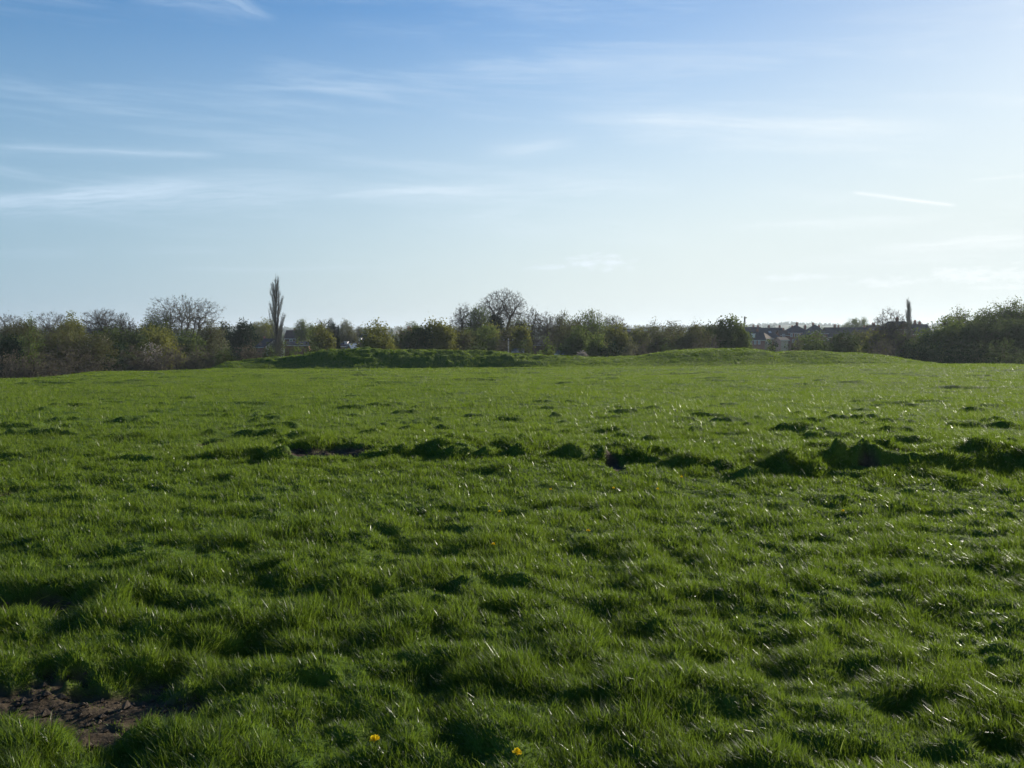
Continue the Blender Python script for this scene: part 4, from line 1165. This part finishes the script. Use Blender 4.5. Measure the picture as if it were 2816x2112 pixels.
# poles
def pole(name, u, vt, vb, dist, label, cat, r=.12, m='palewood', arm=False, aerial=False):
    a, b = ray(u, vt); x0 = a * dist
    zb = float(height(np.array([x0]), np.array([float(dist)]), False)[0]) - .2
    h = b * dist + CAM_Z - zb
    root = empty(name, (x0, dist, zb)); tag(root, label, cat)
    V, Fc = prisms(np.array([[0, 0, 0.]]), np.array([[0, 0, h]]), np.array([r]), np.array([r * .6]), 8)
    np_mesh("shaft", V, [Fc], [W_[m]], [0], root, smooth=True)
    if arm: boxes("crossarm", [(0, -.1, h - .4, 1.6, .1, .12)], W_['wood'], root); [boxes("insulator", [(sg * .7, -.1, h - .28, .09, .09, .16)], W_['frame'], root) for sg in (-1, 1)]
    if aerial: boxes("aerial", [(0, 0, h - 1.2, .5, .5, 2.2)], W_[m], root)
    return root
pole('telegraph_pole', 1398, 930, 972, 160, "thin pale pole on the bank skyline right of the big round tree", 'pole', .14, 'palewood', True)
pole('mast', 2048, 870, 900, 380, "slim dark mast standing above the slate roofs right of the hawthorns", 'mast', .16, 'wood', False, True)

# ------------------------------------------------------------------ dandelions
M_petal = leafmat("dandelion_petal", (.80, .58, .01), (.88, .70, .03), .3)
M_stem = leafmat("flower_stem", (.10, .14, .04), (.14, .18, .05), .3)
def dandelion(u, v, label, dist=None, sc=1.0):
    rg = np.random.default_rng(int(u))
    x0, y0 = gd(u, v)
    for _ in range(6):      # find where the ray meets the ground
        z = float(height(np.array([x0]), np.array([y0]))[0]) + .05
        b = ray(u, v)[1]; y0 = (z - CAM_Z) / b; x0 = ray(u, v)[0] * y0
    z = float(height(np.array([x0]), np.array([y0]))[0])
    root = empty('dandelion', (x0, y0, z)); tag(root, label, 'flower', "dandelions in the grass")
    hh = .075 * sc; tilt = rg.normal(0, .01, 2)
    c = np.array([tilt[0], tilt[1] - .01, hh])
    V, Fc = prisms(np.array([[0, 0, 0.]]), c[None], np.array([.0022]), np.array([.0018]), 6)
    np_mesh("stem", V, [Fc], [M_stem], [0], root, {'tint': np.full(len(V), .5)})
    n_ = 90
    th = rg.uniform(0, 6.28, n_); el = rg.uniform(.05, 1.35, n_); L = .019 * sc * rg.uniform(.8, 1.1, n_)
    d = np.stack([np.cos(th) * np.cos(el), np.sin(th) * np.cos(el), np.sin(el)], 1)
    s = np.stack([-np.sin(th), np.cos(th), np.zeros(n_)], 1) * .0022 * sc
    V = np.stack([c - s * .5, c + s * .5, c + d * L[:, None] + s, c + d * L[:, None] - s], 1).reshape(-1, 3)
    np_mesh("flower_head", V, [np.arange(n_)[:, None] * 4 + np.array([[0, 1, 2, 3]])], [M_petal], [0], root, {'tint': np.repeat(rg.random(n_), 4)})
for u, v, lb, s in [(1045, 2052, "large yellow dandelion in front, nearest to the bottom edge, left of centre", 1.1),
    (1429, 2096, "orange yellow dandelion at the very bottom edge near the middle", 1.0),
    (1377, 1412, "small dandelion alone in mid field just left of the middle", .85), (1357, 1495, "dandelion in a hollow nearer than the mid field ones", .85),
    (1619, 1484, "dandelion in long grass right of the hollow one", .85), (1517, 1351, "tiny dandelion just below the shadowed tussock row near the middle", .85),
    (1693, 1346, "tiny dandelion below the tussock row, middle of three in line", .85), (1806, 1346, "tiny dandelion below the tussock row, right one of three in line", .85),
    (1873, 1315, "tiny dandelion touching the foot of the largest shadowed tussocks", .85), (2322, 1411, "tiny dandelion alone on the right side of the field", .85)]:
    dandelion(u, v, lb, sc=s)

# stones and clods in the bare patches
def clods():
    rg = np.random.default_rng(3)
    V, Fs = [], []; off = 0
    for (bx, by, rx, ry) in bares[:3]:
        for _ in range(int(260 if rx > .3 else 60)):
            x = bx + rg.normal(0, rx * .5); y = by + rg.normal(0, ry * .5)
            if bare_mask(np.array([x]), np.array([y]))[0] < .5: continue
            z = float(height(np.array([x]), np.array([y]))[0])
            s = rg.gamma(2, .004) + .003
            dirs = np.array([(1,0,0),(-1,0,0),(0,1,0),(0,-1,0),(0,0,1),(0,0,-1)], float) * (s * rg.uniform(.6, 1.3, (6, 1)))
            dirs[:, 2] *= .7
            V.append(dirs + np.array([x, y, z + s * .3])); Fs.append(np.array([[0,2,4],[2,1,4],[1,3,4],[3,0,4],[2,0,5],[1,2,5],[3,1,5],[0,3,5]]) + off); off += 6
    o = np_mesh("soil_clods", np.concatenate(V), [np.concatenate(Fs)], [simple("clod", (.045, .032, .021), (.11, .08, .055), 40)], [0])
    tag(o, "loose brown soil crumbs on the bare trampled patches", "soil", None, "stuff")
clods()

# ------------------------------------------------------------------ air
hm = bpy.data.materials.new("haze"); hm.use_nodes = True
hm.node_tree.nodes.clear(); hn = N(hm.node_tree)
pv = hn.new('ShaderNodeVolumePrincipled')
pv.inputs['Color'].default_value = (.80, .90, 1.0, 1); pv.inputs['Density'].default_value = 1.3e-4; pv.inputs['Anisotropy'].default_value = .3
ho = hn.new('ShaderNodeOutputMaterial'); hm.node_tree.links.new(pv.outputs[0], ho.inputs['Volume'])
hz = boxes("haze", [(0, 0, 5, 18400, 18400, 110)], hm)
tag(hz, "thin bluish air over the field and the far hills", "haze", None, "stuff")
print("DONE")
